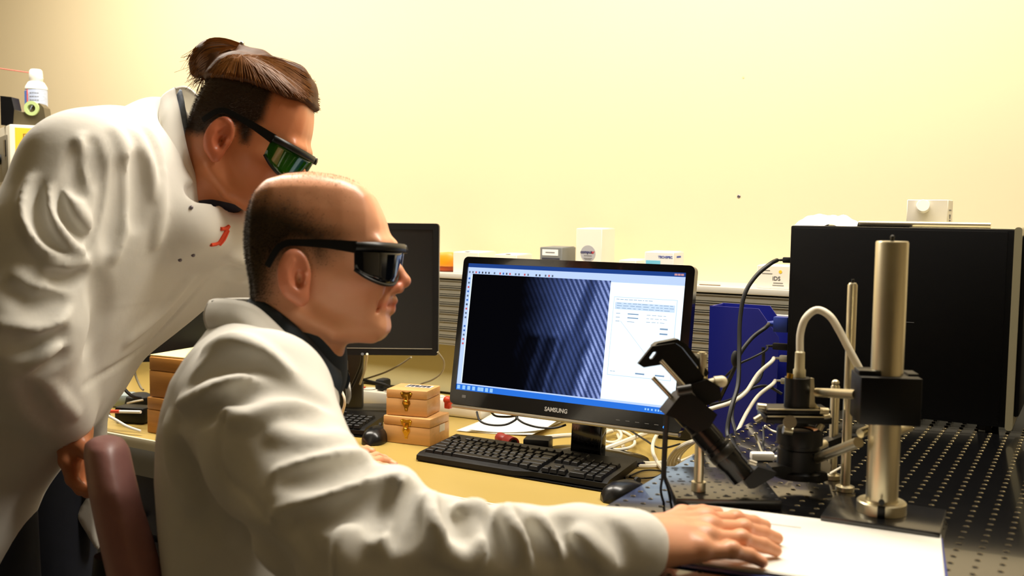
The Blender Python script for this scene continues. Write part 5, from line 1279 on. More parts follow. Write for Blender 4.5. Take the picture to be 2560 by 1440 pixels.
def stubble(name, V, F, mask, F_, count, length, rad, material, parent, seed, lean=(0, 0, 0)):
    """short cropped hairs standing on the scalp"""
    rnd = np.random.RandomState(seed); fc = F
    P0 = V[fc].mean(1); e1, e2 = V[fc[:, 2]]-V[fc[:, 0]], V[fc[:, 3]]-V[fc[:, 1]]; N_ = np.cross(e1, e2); ar = np.linalg.norm(N_, axis=1); N_ /= ar[:, None]+1e-12
    wgt = ar*mask[fc].mean(1)**1.3; wgt /= wgt.sum(); pick = rnd.choice(len(fc), count, p=wgt)
    base = P0[pick]+(e1[pick]*(rnd.rand(count, 1)-.5)+e2[pick]*(rnd.rand(count, 1)-.5))*0.5
    d = N_[pick]*0.75+rnd.normal(0, .22, (count, 3))+np.array(lean); d /= np.linalg.norm(d, axis=1)[:, None]
    L_ = length*(0.6+0.6*rnd.rand(count, 1))*(0.5+0.5*mask[fc].mean(1)[pick][:, None])
    a = np.cross(d, rnd.normal(0, 1, (count, 3))); a /= np.linalg.norm(a, axis=1)[:, None]; b = np.cross(d, a)
    VV = np.stack([base+a*rad, base+(-.5*a+.87*b)*rad, base+(-.5*a-.87*b)*rad, base+d*L_], 1).reshape(-1, 3)
    i = np.arange(count)*4; FF = np.concatenate([np.stack([i, i+1, i+3], 1), np.stack([i+1, i+2, i+3], 1), np.stack([i+2, i, i+3], 1)])
    r = parent
    while r.parent is not None: r = r.parent
    me = bpy.data.meshes.new(name); me.from_pydata((VV-np.array(r.location)).tolist(), [], FF.tolist()); me.update(); me.materials.append(material)
    o = bpy.data.objects.new(name, me); sc.collection.objects.link(o); o.parent = parent; tag(o, kind='stuff'); return o

# ------------------------------------------------------------------ safety glasses
def safety_glasses(F_, label, lensmat):
    c = F_.wld(.09, .02, 0); r = root_at('safety_glasses', tuple(c), label, 'glasses')
    W = lambda x, y, z: Vector(F_.wld(x, y, z))
    plan = [(.077, .0805), (.090, .079), (.105, .071), (.117, .055), (.1255, .036), (.1295, .018), (.1305, .006)]
    botm = [.010, .001, -.006, -.0095, -.0085, -.002, .012]
    def curve(dy, grow=0.0): return [(x+grow*.6, (z+grow)) for x, z in plan]
    for s in (1, -1):
        top = [W(x, .0385, z*s) for x, z in plan]; bot = [W(x-.005*max(0, i-1)/4, b, z*s*.97) for i, ((x, z), b) in enumerate(zip(plan, botm))]
        a_, b_ = catmull(top, 4), catmull(bot, 4)
        o = WB().grid([[p.lerp(q, t/5) for t in range(6)] for p, q in zip(a_, b_)]).build('lens', lensmat, r, angle=80)
        sm = o.modifiers.new('thickness', 'SOLIDIFY'); sm.thickness = .0022; sm.offset = 0
        WB().tube(bot+[W(.122, .020, .002*s)], .0022, seg=8, smooth=4).build('lower_rim', M_matt, r)
        rim = WB().grid([[W(x+.0015, .0445, z*s*1.02), W(x+.003, .0400, z*s*1.03), W(x+.0028, .0345, z*s*1.03)] for x, z in [tuple(v) for v in [(p.x, p.y) for p in catmull([Vector((x, z, 0)) for x, z in plan], 4)]]]).build('brow_bar', M_matt, r, angle=60)
        sm = rim.modifiers.new('thickness', 'SOLIDIFY'); sm.thickness = .0055; sm.offset = 0
        ta = [(.080, .0385, .0815), (.045, .0425, .0835), (.015, .0440, .0840), (-.006, .0440, .0840), (-.018, .0385, .0835), (-.026, .028, .0825), (-.034, .014, .081)]
        th = [(.0080), .0058, .0046, .0044, .0042, .0042, .0040]
        ca = catmull([Vector(t) for t in ta], 5)
        b = WB(); rows = []
        for i, p in enumerate(ca):
            q = ca[min(i+1, len(ca)-1)]-ca[max(i-1, 0)]; nrm = Vector((-q.y, q.x, 0)).normalized(); k = i/(len(ca)-1)*(len(th)-1); h = th[int(k)]*(1-k % 1)+th[min(int(k)+1, len(th)-1)]*(k % 1)
            rows.append([W(p.x+nrm.x*e*h, p.y+nrm.y*e*h, (p.z+g)*s) for e, g in ((-1, -.0015), (-1, .0015), (1, .0015), (1, -.0015), (-1, -.0015))])
        b.grid(rows); b.build('temple_arm', M_matt, r, angle=50)
        WB().box(W(.050, .0415, .0858*s), (.010, .010, .0012)).build('side_logo', mat('grey_ink', RGB(120, 120, 120), 0.6), r) if False else None
        rows = [[W(.077, .034, .0805*s), W(.077, .012, .0800*s)], [W(.086, .034, .0800*s), W(.088, .004, .0785*s)]]
        o = WB().grid(rows).build('side_shield', lensmat, r); sm = o.modifiers.new('thickness', 'SOLIDIFY'); sm.thickness = .002
    WB().tube([W(.120, .020, .009), W(.124, .024, 0), W(.120, .020, -.009)], .003, smooth=4).build('nose_bridge', M_matt, r)
    return r
# ================================================================== seated person
D1 = FPX/S1
F1 = Fr(P(767, 695, D1), RT, UP, -FW)
per1 = root_at('person', tuple(PL(600, 1300, 2, 0.47)*0+np.array([P(560, 1200, 1.37)[0], P(560, 1200, 1.37)[1], 0.0])), 'seated person with cropped hair in a white lab coat resting a hand on papers', 'person')
HD = build_head(F1)
HD.chain([P(742, 720, D1), P(748, 800, D1), P(735, 900, D1+.01), P(700, 1000, D1+.01)], [.053, .0545, .057, .066], k=.010)
HD.chain([P(838, 800, D1-.02), P(835, 850, D1-.02), P(800, 930, D1)], [.006, .008, .01], k=.03)
lo = F1.wld(0, 0, 0)
cs = np.array([F1.wld(x, y, z) for x in (-.11, .16) for y in (-.21, .17) for z in (-.11, .11)])
hV, hF = HD.mesh(cs.min(0), cs.max(0), 0.0023)
# right hand on the papers
ZP = TZ+0.0075
def on(x, y, h): return PL(x, y, 2, ZP+h)
HN = Sdf()
wr = on(1572, 1362, .034); fo = P(1400, 1372, 1.0)
HN.chain([P(1440, 1372, 1.005), wr], [.030, .0255], k=.02)
mcp = [on(1764, 1303, .030), on(1772, 1322, .033), on(1766, 1348, .031), on(1748, 1378, .025)]
wf = [on(1600, 1330, .034), on(1600, 1345, .036), on(1600, 1362, .034), on(1598, 1384, .030)]
for a, b, r in zip(wf, mcp, (.0150, .0155, .0150, .0140)): HN.cone(a, b, .0165, r*.80, k=.014)
HN.cone(wr, on(1680, 1350, .030), .024, .019, k=.02)
fing = [[on(1764, 1303, .030), on(1838, 1298, .024), on(1884, 1306, .014), on(1914, 1314, .007)],
        [on(1772, 1322, .033), on(1858, 1322, .026), on(1908, 1334, .015), on(1943, 1346, .007)],
        [on(1766, 1348, .031), on(1852, 1348, .025), on(1908, 1363, .014), on(1940, 1377, .007)],
        [on(1748, 1378, .025), on(1830, 1377, .022), on(1874, 1388, .013), on(1906, 1406, .0065)]]
for f, s in zip(fing, (1.0, 1.05, 1.0, .92)): HN.chain(f, [.0105*s, .0088*s, .0078*s, .0066*s], k=.0055, k0=.004)
for f, s in zip(fing, (1, 1.05, 1, .9)):
    HN.ell(f[0]+np.array([0, 0, .006]), (.008*s, .008*s, .006), k=.012)
    HN.ell(f[1]+np.array([0, 0, .003]), (.0085*s, .0085*s, .007), k=.006)
for a, b in ((wf[0], mcp[0]), (wf[1], mcp[1]), (wf[2], mcp[2])):
    HN.chain([a+np.array([0, 0, .014]), (a+b)/2+np.array([0, 0, .0125]), b+np.array([0, 0, .0095])], [.002, .0022, .0022], k=.008)
HN.chain([wf[0]+np.array([-.005, .015, -.012]), on(1690, 1300, .012)+np.array([0, .02, 0]), on(1745, 1290, .008)+np.array([0, .015, 0]), on(1790, 1285, .006)+np.array([0, .006, 0])], [.015, .012, .0095, .0075], k=.012)
nV, nF = HN.mesh(np.array(on(1500, 1372, 0))-np.array([.14, .08, .02]), np.array(on(1930, 1330, 0))+np.array([.06, .12, .09]), 0.0018)
# left hand on the desk beyond
DP = DZ+0.001
def od(x, y, h): return PL(x, y, 2, DP+h)
LH = Sdf(); lw = od(868, 1150, .04); 
lf = [[od(915, 1148, .026), od(940, 1140, .022), od(960, 1146, .013), od(972, 1152, .008)], [od(915, 1158, .026), od(948, 1150, .022), od(972, 1154, .012), od(987, 1161, .008)],
      [od(913, 1170, .024), od(945, 1164, .020), od(965, 1168, .012), od(978, 1174, .008)], [od(908, 1182, .022), od(935, 1178, .018), od(952, 1182, .011), od(963, 1187, .0075)]]
for f in lf: LH.cone(lw, f[0], .019, .0125, k=.014); LH.chain(f, [.0108, .0092, .0082, .0072], k=.006, k0=.004)
LH.chain([lw, od(895, 1130, .016), od(915, 1125, .012), od(930, 1128, .010)], [.016, .013, .0105, .0085], k=.012)
LH.cone(P(840, 1150, 2.02), lw, .028, .025, k=.01)
lV, lF = LH.mesh(np.min([*map(np.array, [lw, *[f[-1] for f in lf], *[f[0] for f in lf]])], 0)-.09, np.max([*map(np.array, [lw, *[f[-1] for f in lf]])], 0)+.06, 0.0024)
# trunk inside the clothes
TR = Sdf(); TR.chain([P(690, 960, 1.30), P(660, 1010, 1.18), P(770, 1160, 1.10), P(925, 1380, .99), P(1200, 1376, .99), P(1460, 1371, 1.005)], [.04, .04, .038, .034, .03, .027], k=.02); TR.chain([P(690, 960, 1.45), P(700, 940, 1.52), P(740, 1080, 1.66), P(770, 1190, 1.80), P(845, 1155, 2.02)], [.04, .04, .038, .034, .027], k=.02); TR.chain([P(690, 930, 1.38), P(625, 1080, 1.385), P(610, 1250, 1.39), P(610, 1420, 1.39)], [.050, .066, .072, .072], k=.03)
tV, tF = TR.mesh(np.array([-1.5, .6, .60]), np.array([-.3, 1.95, 1.25]), 0.010)
b1, V_, Fc = to_obj('body', [(hV, hF), (nV, nF), (lV, lF), (tV, tF)], M_skin1, per1)
HAIR1 = [hp(*p) for p in [(630, 505), (690, 508), (752, 526), (806, 560), (852, 592), (874, 609), (862, 622), (842, 628), (834, 652), (816, 658), (802, 630), (766, 622), (722, 655), (703, 715), (694, 748), (640, 790), (590, 740), (585, 600), (600, 500)]]
hm = face_attrs(b1, V_, F1, HAIR1, .024)
# fine fuzz over the balding crown
q = F1.loc(V_); crown = np.clip((q[:, 1]-.075)/.06, 0, 1)*(q[:, 0] < .07)*(np.abs(q[:, 2]) < .1)*0.16
stubble('cropped_hair', hV, hF, hm[:len(hV)], F1, 13000, .0042, .00026, M_hair1, per1, 4, lean=tuple(-RT*.25-np.array([0, 0, .25])))
stubble('crown_fuzz', hV, hF, crown[:len(hV)], F1, 1500, .0050, .00016, mat('pale_brown_fuzz', RGB(120, 92, 56), .6), per1, 5, lean=tuple(-RT*.2))
safety_glasses(F1, 'black safety glasses with blue-black lenses on the seated person\'s face', mat('blue_black_lens', RGB(6, 9, 16), 0.06, spec=0.5))

# ---- his lab coat
CO = Sdf()
P0 = P(560, 1080, 1.36); e3 = ray(560, 1080); e3 = e3/np.linalg.norm(e3); e1 = RT-e3*(RT @ e3); e1 /= np.linalg.norm(e1); e2 = np.cross(e1, -e3); e2 = e2 if e2 @ UP > 0 else -e2
T1 = Fr(P0, e1, e2, -e3)
def tl2(px, py):
    k = ray(px, py); t = ((P0-CAM) @ e3)/(k @ e3); q = T1.loc(CAM+k*t); return q[0], q[1]
back = [tl2(*p) for p in [(540, 790), (505, 845), (462, 905), (430, 960), (408, 1030), (396, 1100), (392, 1200), (400, 1320), (412, 1440), (420, 1640), (860, 1640), (850, 1440), (830, 1300), (812, 1180), (808, 1070), (802, 985), (770, 905), (715, 825), (640, 780), (590, 775)]]
vv_ = np.array([tl2(600, y)[1] for y in (760, 820, 900, 980, 1080, 1200, 1640)])[::-1]; hw = np.array([.085, .135, .175, .195, .200, .190, .185])[::-1]
L_back = Poly2(back, .002)
def torso(p):
    q = T1.loc(p); a = L_back(q[..., 0], q[..., 1]); b = np.abs(q[..., 2]-.005)-np.interp(q[..., 1], vv_, hw)
    return smax(a, b*0.9, 0.13)
CO.func(torso, P0-.62, P0+.55, k=.0)
CO.chain([P(612, 950, 1.24), P(652, 1000, 1.17), P(692, 1130, 1.11), P(796, 1280, 1.04), P(908, 1384, .99)], [.058, .074, .071, .066, .062], k=.055)
CO.chain([P(925, 1378, .99), P(1090, 1392, .985), P(1280, 1384, .99), P(1450, 1371, 1.005), P(1560, 1368, 1.018), P(1590, 1367, 1.022)], [.062, .0475, .0435, .040, .0345, .0345], k=.022)
CO.chain([P(700, 925, 1.50), P(740, 1080, 1.66), P(770, 1190, 1.80), P(830, 1165, 1.98), P(850, 1158, 2.03)], [.075, .068, .062, .050, .045], k=.04)
CO.ell(P(992, 1230, 1.01), (.024, .025, .05), Fr(P(1000, 1232, 1.01), RT, UP, -FW), k=.03)      # bunched cloth at the elbow bend
CO.ell(P(1095, 1316, .985), (.03, .020, .05), Fr(P0, RT, UP, -FW), k=.03)
CO.ell(P(1592, 1370, 1.023), (.020, .030, .030), Fr(P0, RT, UP, -FW), k=.004, mode='-')            # open cuff
CO.ell(P(862, 1155, 2.06), (.03, .036, .036), Fr(P0, RT, UP, -FW), k=.004, mode='-')
# neck opening
CO.chain([P(760, 700, D1), P(752, 800, D1), P(740, 880, D1)], [.07, .066, .062], k=.006, mode='-')
R_, V__ = True, False
CO.folds((
    ([(520, 868), (580, 850), (650, 880), (720, 932)], .013, .007, R_), ([(474, 962), (520, 918), (590, 910), (650, 926)], .014, .008, V__),
    ([(446, 1016), (520, 985), (600, 962), (690, 950)], .013, .008, R_), ([(440, 1050), (505, 1036), (570, 1004), (650, 966), (720, 978)], .014, .009, V__),
    ([(560, 1030), (620, 1046), (700, 1020), (790, 1010)], .012, .006, R_), ([(640, 906), (700, 950), (760, 985), (820, 1010)], .012, .005, V__),
    ([(566, 1040), (545, 1110), (560, 1190), (620, 1240), (690, 1330), (750, 1425)], .005, .0035, V__),
    ([(690, 1182), (790, 1158), (880, 1140), (915, 1138)], .010, .0065, R_), ([(715, 1200), (820, 1184), (920, 1165)], .014, .008, V__),
    ([(690, 1290), (800, 1262), (900, 1226), (975, 1195)], .011, .0075, R_), ([(715, 1312), (820, 1292), (915, 1256), (960, 1236)], .015, .009, V__),
    ([(690, 1080), (780, 1100), (870, 1090)], .014, .004, R_),
    ([(1008, 1196), (990, 1250), (968, 1310), (955, 1372)], .013, .010, R_), ([(968, 1208), (948, 1260), (936, 1320)], .013, .009, V__),
    ([(1040, 1226), (1030, 1290), (1010, 1350)], .014, .010, V__), ([(1080, 1240), (1092, 1296), (1108, 1348), (1100, 1384)], .012, .010, R_),
    ([(1132, 1258), (1136, 1300), (1148, 1345)], .014, .009, V__), ([(1112, 1376), (1166, 1404), (1220, 1356), (1238, 1290)], .011, .009, R_),
    ([(1150, 1264), (1200, 1268), (1232, 1300)], .009, .006, R_), ([(1246, 1276), (1252, 1330), (1262, 1400)], .013, .009, V__),
    ([(1268, 1272), (1298, 1324), (1326, 1378)], .013, .009, R_), ([(1312, 1290), (1350, 1340), (1376, 1400)], .013, .008, V__),
    ([(1342, 1288), (1388, 1338), (1420, 1376)], .012, .008, R_), ([(1400, 1300), (1436, 1350), (1470, 1410)], .013, .007, V__),
    ([(1446, 1330), (1494, 1384), (1530, 1418)], .011, .006, R_), ([(1530, 1310), (1556, 1350), (1570, 1400)], .009, .004, V__),
    ([(460, 1130), (480, 1220), (520, 1330)], .02, .006, V__), ([(420, 1060), (440, 1160), (480, 1260)], .016, .006, R_),
    ([(600, 1330), (680, 1390), (720, 1440)], .016, .007, V__), ([(860, 1330), (850, 1390), (830, 1438)], .012, .006, R_), ([(760, 1340), (790, 1400), (800, 1438)], .014, .005, V__)), 1.4)
cV, cF = CO.mesh(np.array([-1.75, .62, .56]), np.array([-.35, 1.95, 1.21]), 0.0048)
coat1, _, _ = to_obj('lab_coat', [(cV, cF)], M_coat, per1); tag(coat1, 'creased white lab coat')
# collar: a standing white band and the dark shirt collar inside it, both sides of the neck
def both(fn, t0=D1):
    fn(lambda x, y, d: P(x, y, d)); fn(lambda x, y, d: mirror(P(x, y, d)))
def mirror(p):
    q = p-F1.O; return p-2*F1.A[2]*(q @ F1.A[2])
A_ = [(527, 752, 1.362), (545, 748, 1.325), (590, 752, 1.285), (640, 768, 1.27), (700, 822, 1.262), (760, 885, 1.268), (808, 935, 1.29), (838, 968, 1.325)]
B_ = [(524, 820, 1.365), (530, 822, 1.318), (575, 826, 1.262), (630, 842, 1.235), (690, 895, 1.225), (745, 955, 1.232), (800, 1000, 1.262), (838, 1030, 1.312)]
both(lambda f: strip('collar', [f(*t) for t in A_], [f(*t) for t in B_], M_coat, per1, bulge=.006, out=P(740, 850, D1), thick=.004))
A_ = [(636, 742, 1.362), (640, 745, 1.33), (668, 762, 1.305), (720, 800, 1.296), (775, 852, 1.296), (820, 905, 1.31), (848, 930, 1.335)]
B_ = [(600, 800, 1.362), (605, 805, 1.315), (640, 828, 1.285), (700, 868, 1.272), (755, 920, 1.276), (805, 968, 1.292), (842, 985, 1.325)]
both(lambda f: strip('shirt_collar', [f(*t) for t in A_], [f(*t) for t in B_], M_shirt1, per1, bulge=.004, out=P(740, 850, D1), thick=.005))
# shirt below the throat
SH = Sdf(); SH.chain([P(742, 850, 1.36), P(732, 930, 1.37), P(715, 1000, 1.37)], [.064, .066, .055], k=.02)
sV, sF = SH.mesh(P(740, 950, 1.37)-.2, P(740, 950, 1.37)+.2, .006)
to_obj('shirt', [(sV, sF)], M_shirt1, per1)
# hanger loop and seam thread at the back of the collar
strip('hanger_loop', [P(530, 752, 1.335), P(560, 746, 1.31), P(600, 752, 1.29)], [P(531, 757, 1.335), P(561, 751, 1.31), P(600, 757, 1.29)], mat('navy_tape', RGB(60, 64, 84), .8), per1, thick=.002)
# trousers and shoes, below the picture
TRS = Sdf(); pv = np.array([per1.location.x, per1.location.y, 0]); fwd = np.array([RT[0], RT[1], 0])/math.hypot(RT[0], RT[1]); sd = np.array([fwd[1], -fwd[0], 0])
for s in (1, -1):
    h_, kn, an = pv+sd*.10*s+np.array([0, 0, .585]), pv+sd*.12*s+fwd*.40+np.array([0, 0, .56]), pv+sd*.12*s+fwd*.40+np.array([0, 0, .10])
    TRS.chain([h_, kn], [.092, .070], k=.04); TRS.chain([kn, an], [.066, .05], k=.03)
xV, xF = TRS.mesh(pv-np.array([.4, .4, .02]), pv+np.array([.7, .7, .72]), .012)
to_obj('trousers', [(xV, xF)], M_jean, per1)
for s in (1, -1):
    SHS = Sdf(); an = pv+sd*.12*s+fwd*.40
    SHS.chain([an+fwd*-.04+np.array([0, 0, .042]), an+fwd*.08+np.array([0, 0, .040]), an+fwd*.17+np.array([0, 0, .034])], [.040, .040, .030], k=.02)
    SHS.func(lambda p: .003-p[..., 2], an-.4, an+.4, k=.004, mode='*')
    xV, xF = SHS.mesh(an-np.array([.3, .3, .02]), an+np.array([.3, .3, .15]), .008); to_obj('shoe', [(xV, xF)], M_shoe, per1)

# ================================================================== his chair
ch = root_at('office_chair', (pv[0]-fwd[0]*.02, pv[1]-fwd[1]*.02, 0), 'purple-brown padded office chair carrying the seated person', 'chair')
CP0 = P(320, 1280, 1.40); g3 = ray(320, 1280); g3 = g3/np.linalg.norm(g3); g1 = RT-g3*(RT @ g3); g1 /= np.linalg.norm(g1); g2 = np.cross(g1, -g3); g2 = g2 if g2 @ UP > 0 else -g2
T2 = Fr(CP0, g1, g2, -g3)
def cl2(px, py):
    k = ray(px, py); t = ((CP0-CAM) @ g3)/(k @ g3); q = T2.loc(CAM+k*t); return q[0], q[1]
pad = [cl2(*p) for p in [(218, 1122), (236, 1106), (270, 1098), (306, 1104), (324, 1130), (334, 1180), (352, 1260), (378, 1340), (404, 1430), (432, 1560), (452, 1700), (325, 1700), (298, 1560), (272, 1430), (246, 1320), (226, 1220), (216, 1150)]]
CH = Sdf()
L_pad = Poly2(pad, .002)
def padf(p):
    q = T2.loc(p); a = L_pad(q[..., 0], q[..., 1]); b = np.abs(q[..., 2])-np.interp(q[..., 1], [-.25, .02, .10], [.205, .195, .155])
    return smax(a, b, .06)
CH.func(padf, CP0-.5, CP0+.5, k=0)
xV, xF = CH.mesh(CP0-.42, CP0+.42, .007)
M_chair = mat('purple_brown_leather', RGB(160, 112, 108), 0.42, var=.15, vscale=20, bump=.12, bscale=120)
to_obj('back_pad', [(xV, xF)], M_chair, ch)
cx, cy2 = pv[0]+fwd[0]*.10, pv[1]+fwd[1]*.10
ya = math.atan2(fwd[1], fwd[0])
WB().box((cx, cy2, .44), (.46, .46, .075), rot=(0, 0, ya), bevel=.03, seg=4).build('seat_pad', M_chair, ch)
WB().cyl((cx, cy2, .40), (cx, cy2, .09), .028).cyl((cx, cy2, .10), (cx, cy2, .055), .045).build('gas_column', M_matt, ch)
bk = CP0-fwd*.03
WB().tube([(cx-fwd[0]*.12, cy2-fwd[1]*.12, .395), (cx-fwd[0]*.30, cy2-fwd[1]*.30, .40), (bk[0]-fwd[0]*.02, bk[1]-fwd[1]*.02, .62), (bk[0], bk[1], .80)], .018, seg=12).build('back_bar', M_matt, ch)
for k in range(5):
    a = ya+.3+k*2*math.pi/5; dx, dy = math.cos(a), math.sin(a)
    lg = WB().cyl((cx, cy2, .085), (cx+dx*.27, cy2+dy*.27, .065), .022, .014).build('leg', M_matt, ch)
    WB().cyl((cx+dx*.27-dy*.012, cy2+dy*.27+dx*.012, .026), (cx+dx*.27+dy*.012, cy2+dy*.27-dx*.012, .026), .0255).build('caster', M_rub, lg)
# ================================================================== person leaning in from behind
S2 = 1500.0; D2 = FPX/S2; ph_ = math.radians(27)
F2 = Fr(P(580, 363, D2), math.cos(ph_)*RT-math.sin(ph_)*UP, math.sin(ph_)*RT+math.cos(ph_)*UP, -FW)
def h2(px, py):
    x, y = (px-580)/S2, (363-py)/S2
    return x*math.cos(ph_)-y*math.sin(ph_), x*math.sin(ph_)+y*math.cos(ph_)
hipw = P(20, 1040, 1.70)
per2 = root_at('person', (hipw[0], hipw[1], 0), 'standing person with a hair bun and white lab coat leaning over the seated one', 'person')
H2 = build_head(F2)
H2.chain([F2.wld(-.018, -.02, 0), P(520, 440, 1.675), P(478, 500, 1.69), P(430, 560, 1.70)], [.054, .056, .058, .066], k=.02)
cs = np.array([F2.wld(x, y, z) for x in (-.16, .16) for y in (-.20, .17) for z in (-.11, .11)])
hV2, hF2 = H2.mesh(cs.min(0), cs.max(0), 0.0026)
# near hand holding the chair back
NH = Sdf(); w2 = P(180, 1076, 1.565)
NH.chain([P(140, 1030, 1.545), w2], [.030, .0255], k=.01)
fr_ = [(168, 1150), (184, 1156), (200, 1158), (214, 1154)]
for i, (x, y) in enumerate(fr_):
    d = 1.545+.022*i; b0 = P(x, y, d); NH.cone(w2, b0, .022, .0135, k=.016)
    NH.chain([b0, P(x+12, y+48, d+.012), P(x+34, y+74, d+.008), P(x+58, y+80, d-.004)], [.0112, .0098, .0088, .0075], k=.006, k0=.004)
NH.chain([P(186, 1098, 1.55), P(216, 1126, 1.545), P(238, 1148, 1.55), P(252, 1168, 1.56)], [.016, .0125, .0105, .0085], k=.012)
nV2, nF2 = NH.mesh(P(190, 1130, 1.57)-.13, P(190, 1130, 1.57)+.13, .0026)
# far hand flat on the desk
FH = Sdf(); fw_ = od(742, 1092, .05)
ff = [[od(780+k*4, 1074+k*10, .024), od(806+k*5, 1070+k*11, .020), od(824+k*5, 1074+k*11, .011), od(836+k*5, 1078+k*11, .008)] for k in range(4)]
for f in ff: FH.cone(fw_, f[0], .020, .012, k=.014); FH.chain(f, [.011, .0095, .0085, .0075], k=.006, k0=.004)
FH.chain([fw_, od(765, 1060, .018), od(784, 1050, .012), od(798, 1050, .010)], [.017, .013, .011, .009], k=.012)
fV2, fF2 = FH.mesh(np.array(fw_)-np.array([.14, .14, .06]), np.array(fw_)+np.array([.2, .2, .12]), .0035)
TK = Sdf(); TK.chain([P(380, 480, 1.66), P(215, 440, 1.52), P(115, 620, 1.47), P(58, 850, 1.44), P(150, 1030, 1.54)], [.04, .042, .038, .034, .028], k=.02); TK.chain([P(430, 520, 1.72), P(570, 560, 1.86), P(630, 700, 1.94), P(690, 860, 2.0), P(740, 1080, 2.06)], [.04, .04, .036, .034, .026], k=.02); TK.chain([P(430, 540, 1.70), P(300, 700, 1.72), P(160, 900, 1.72), P(80, 1040, 1.72)], [.06, .075, .08, .08], k=.03)
tV2, tF2 = TK.mesh(np.array([-2.1, .75, .70]), np.array([-1.2, 2.0, 1.6]), .012)
b2, V2_, F2c = to_obj('body', [(hV2, hF2), (nV2, nF2), (fV2, fF2), (tV2, tF2)], M_skin2, per2)
FADE = [h2(*p) for p in [(452, 318), (470, 250), (480, 190), (540, 140), (660, 130), (800, 190), (790, 262), (740, 258), (706, 250), (694, 285), (684, 318), (664, 332), (646, 372), (630, 372), (622, 330), (585, 322), (556, 332), (545, 350), (520, 352), (490, 340)]]
hm2 = face_attrs(b2, V2_, F2, FADE, .009)
stubble('cropped_side_hair', hV2, hF2, hm2[:len(hV2)], F2, 11000, .0052, .00034, M_hair2b, per2, 8, lean=tuple(-F2.A[0]*.35-F2.A[1]*.35))
# long top hair drawn back into a bun
core2 = head_core(F2)
TOPH = Poly2([h2(*p) for p in [(792, 266), (740, 258), (700, 240), (650, 222), (600, 212), (560, 205), (520, 200), (480, 150), (540, 80), (700, 80), (830, 170)]], .002)
HA = Sdf()
def capf(p):
    q = F2.loc(p); a = core2(p)-.0105
    return smax(a, TOPH(q[..., 0], q[..., 1])-.004, .010)
c = F2.wld(.02, .06, 0); HA.func(capf, c-.16, c+.16, k=0)
HA.chain([P(690, 172, D2-.03), P(735, 196, D2-.02), P(758, 226, D2-.012)], [.018, .022, .020], k=.022)
HA.chain([P(690, 172, D2+.03), P(735, 196, D2+.02), P(758, 226, D2+.012)], [.018, .022, .020], k=.022)
tie = P(600, 138, D2)
HA.chain([P(640, 160, D2), tie], [.026, .016], k=.02)
HA.chain([tie, P(565, 136, D2), P(530, 144, D2), P(505, 162, D2), P(492, 180, D2)], [.014, .021, .026, .021, .010], k=.010)
HA.ell(P(545, 150, D2), (.030, .024, .030), Fr(P0, RT, UP, -FW), k=.02)
aV, aF = HA.mesh(c-.17, c+.17, .0032)
hair_o, _, _ = to_obj('hair', [(aV, aF)], M_hair2, per2); tag(hair_o, 'long brown hair drawn back into a bun')
# strands lying on it
rnd = np.random.RandomState(21); hb_ = WB()
def lay(path, off):
    p = np.array(path)
    for _ in range(5):
        d = HA.at(p); n_ = HA.normal(p); p = p-n_*(d-off)[:, None]
    return p
border = catmull([Vector((x, y, 0)) for x, y in [(786, 258), (760, 252), (730, 246), (700, 238), (650, 220), (600, 208), (560, 202), (525, 196)]], 12)
paths = []
for k in range(360):
    u = rnd.rand()**0.8; s0 = border[min(len(border)-1, int(u*(len(border)-1)))]
    lift = rnd.rand()**1.5; x0, y0 = s0.x-lift*6, s0.y-lift*(20+70*(1-u))
    if rnd.rand() < .35: x0, y0 = 740+rnd.rand()*40, 185+rnd.rand()*70
    pth = []
    for i in range(9):
        t_ = i/8; x = x0*(1-t_)+602*t_; y = y0*(1-t_)+140*t_+(-14+rnd.normal(0, 2))*math.sin(math.pi*t_); pth.append((x, y))
    paths.append(pth)
hit, ok = HA.march([q for pth in paths for q in pth], dmin=1.4, dmax=1.8)
nr_ = HA.normal(hit)
for k in range(len(paths)):
    g = ok[k*9:(k+1)*9]; q = (hit+nr_*(.0002+.0012*rnd.rand()))[k*9:(k+1)*9][g]
    if len(q) < 3: continue
    rr = .00075*(0.6+.8*rnd.rand())
    for mir in (0, 1):
        qq = q if not mir else np.array([v-2*F2.A[2]*((v-F2.O) @ F2.A[2]) for v in q])
        hb_.tube([Vector(v) for v in qq], rr, seg=4, smooth=2, taper=lambda t: .35+.65*math.sin(math.pi*min(.95, .1+.85*t)))
paths = []
for k in range(130):
    a0 = rnd.uniform(0, 2*math.pi); r0 = rnd.uniform(.7, 1.0)
    for (x, y), rr in zip([(600, 138), (565, 134), (530, 142), (506, 160)], [.012, .022, .027, .023]):
        paths.append(P(x, y, D2)+(UP*math.cos(a0)+FW*math.sin(a0))*rr*r0)
q = lay(paths, .0008)
for k in range(130):
    e = q[k*4+3]+(P(488, 186, D2)-P(506, 160, D2))*(.6+.8*rnd.rand())+rnd.normal(0, .006, 3)
    hb_.tube([Vector(v) for v in q[k*4:k*4+4]]+[Vector(e)], .0008*(0.6+.8*rnd.rand()), seg=4, smooth=3, taper=lambda t: 1-.6*t)
so = hb_.build('hair_strands', mat('brown_hair_strand', RGB(132, 82, 32), .45, var=.5, vscale=60, spec=.3), per2); tag(so, kind='stuff')
TIEM = Matrix.Translation(Vector(tie-np.array(per2.location)*0)) 
o = WB().lathe([(.014, -.004), (.0175, -.003), (.0185, 0), (.0175, .003), (.014, .004), (.014, -.004)], Matrix.Translation(Vector(tie)) @ frame_from(Vector(RT*.95+UP*.1)), seg=24).build('hair_tie', M_rub, per2)
WB().sphere(tie+UP*.018-FW*.004+RT*.004, .0045).build('hair_tie_bead', mat('chrome', RGB(205, 205, 205), 0.15, 1.0), o)
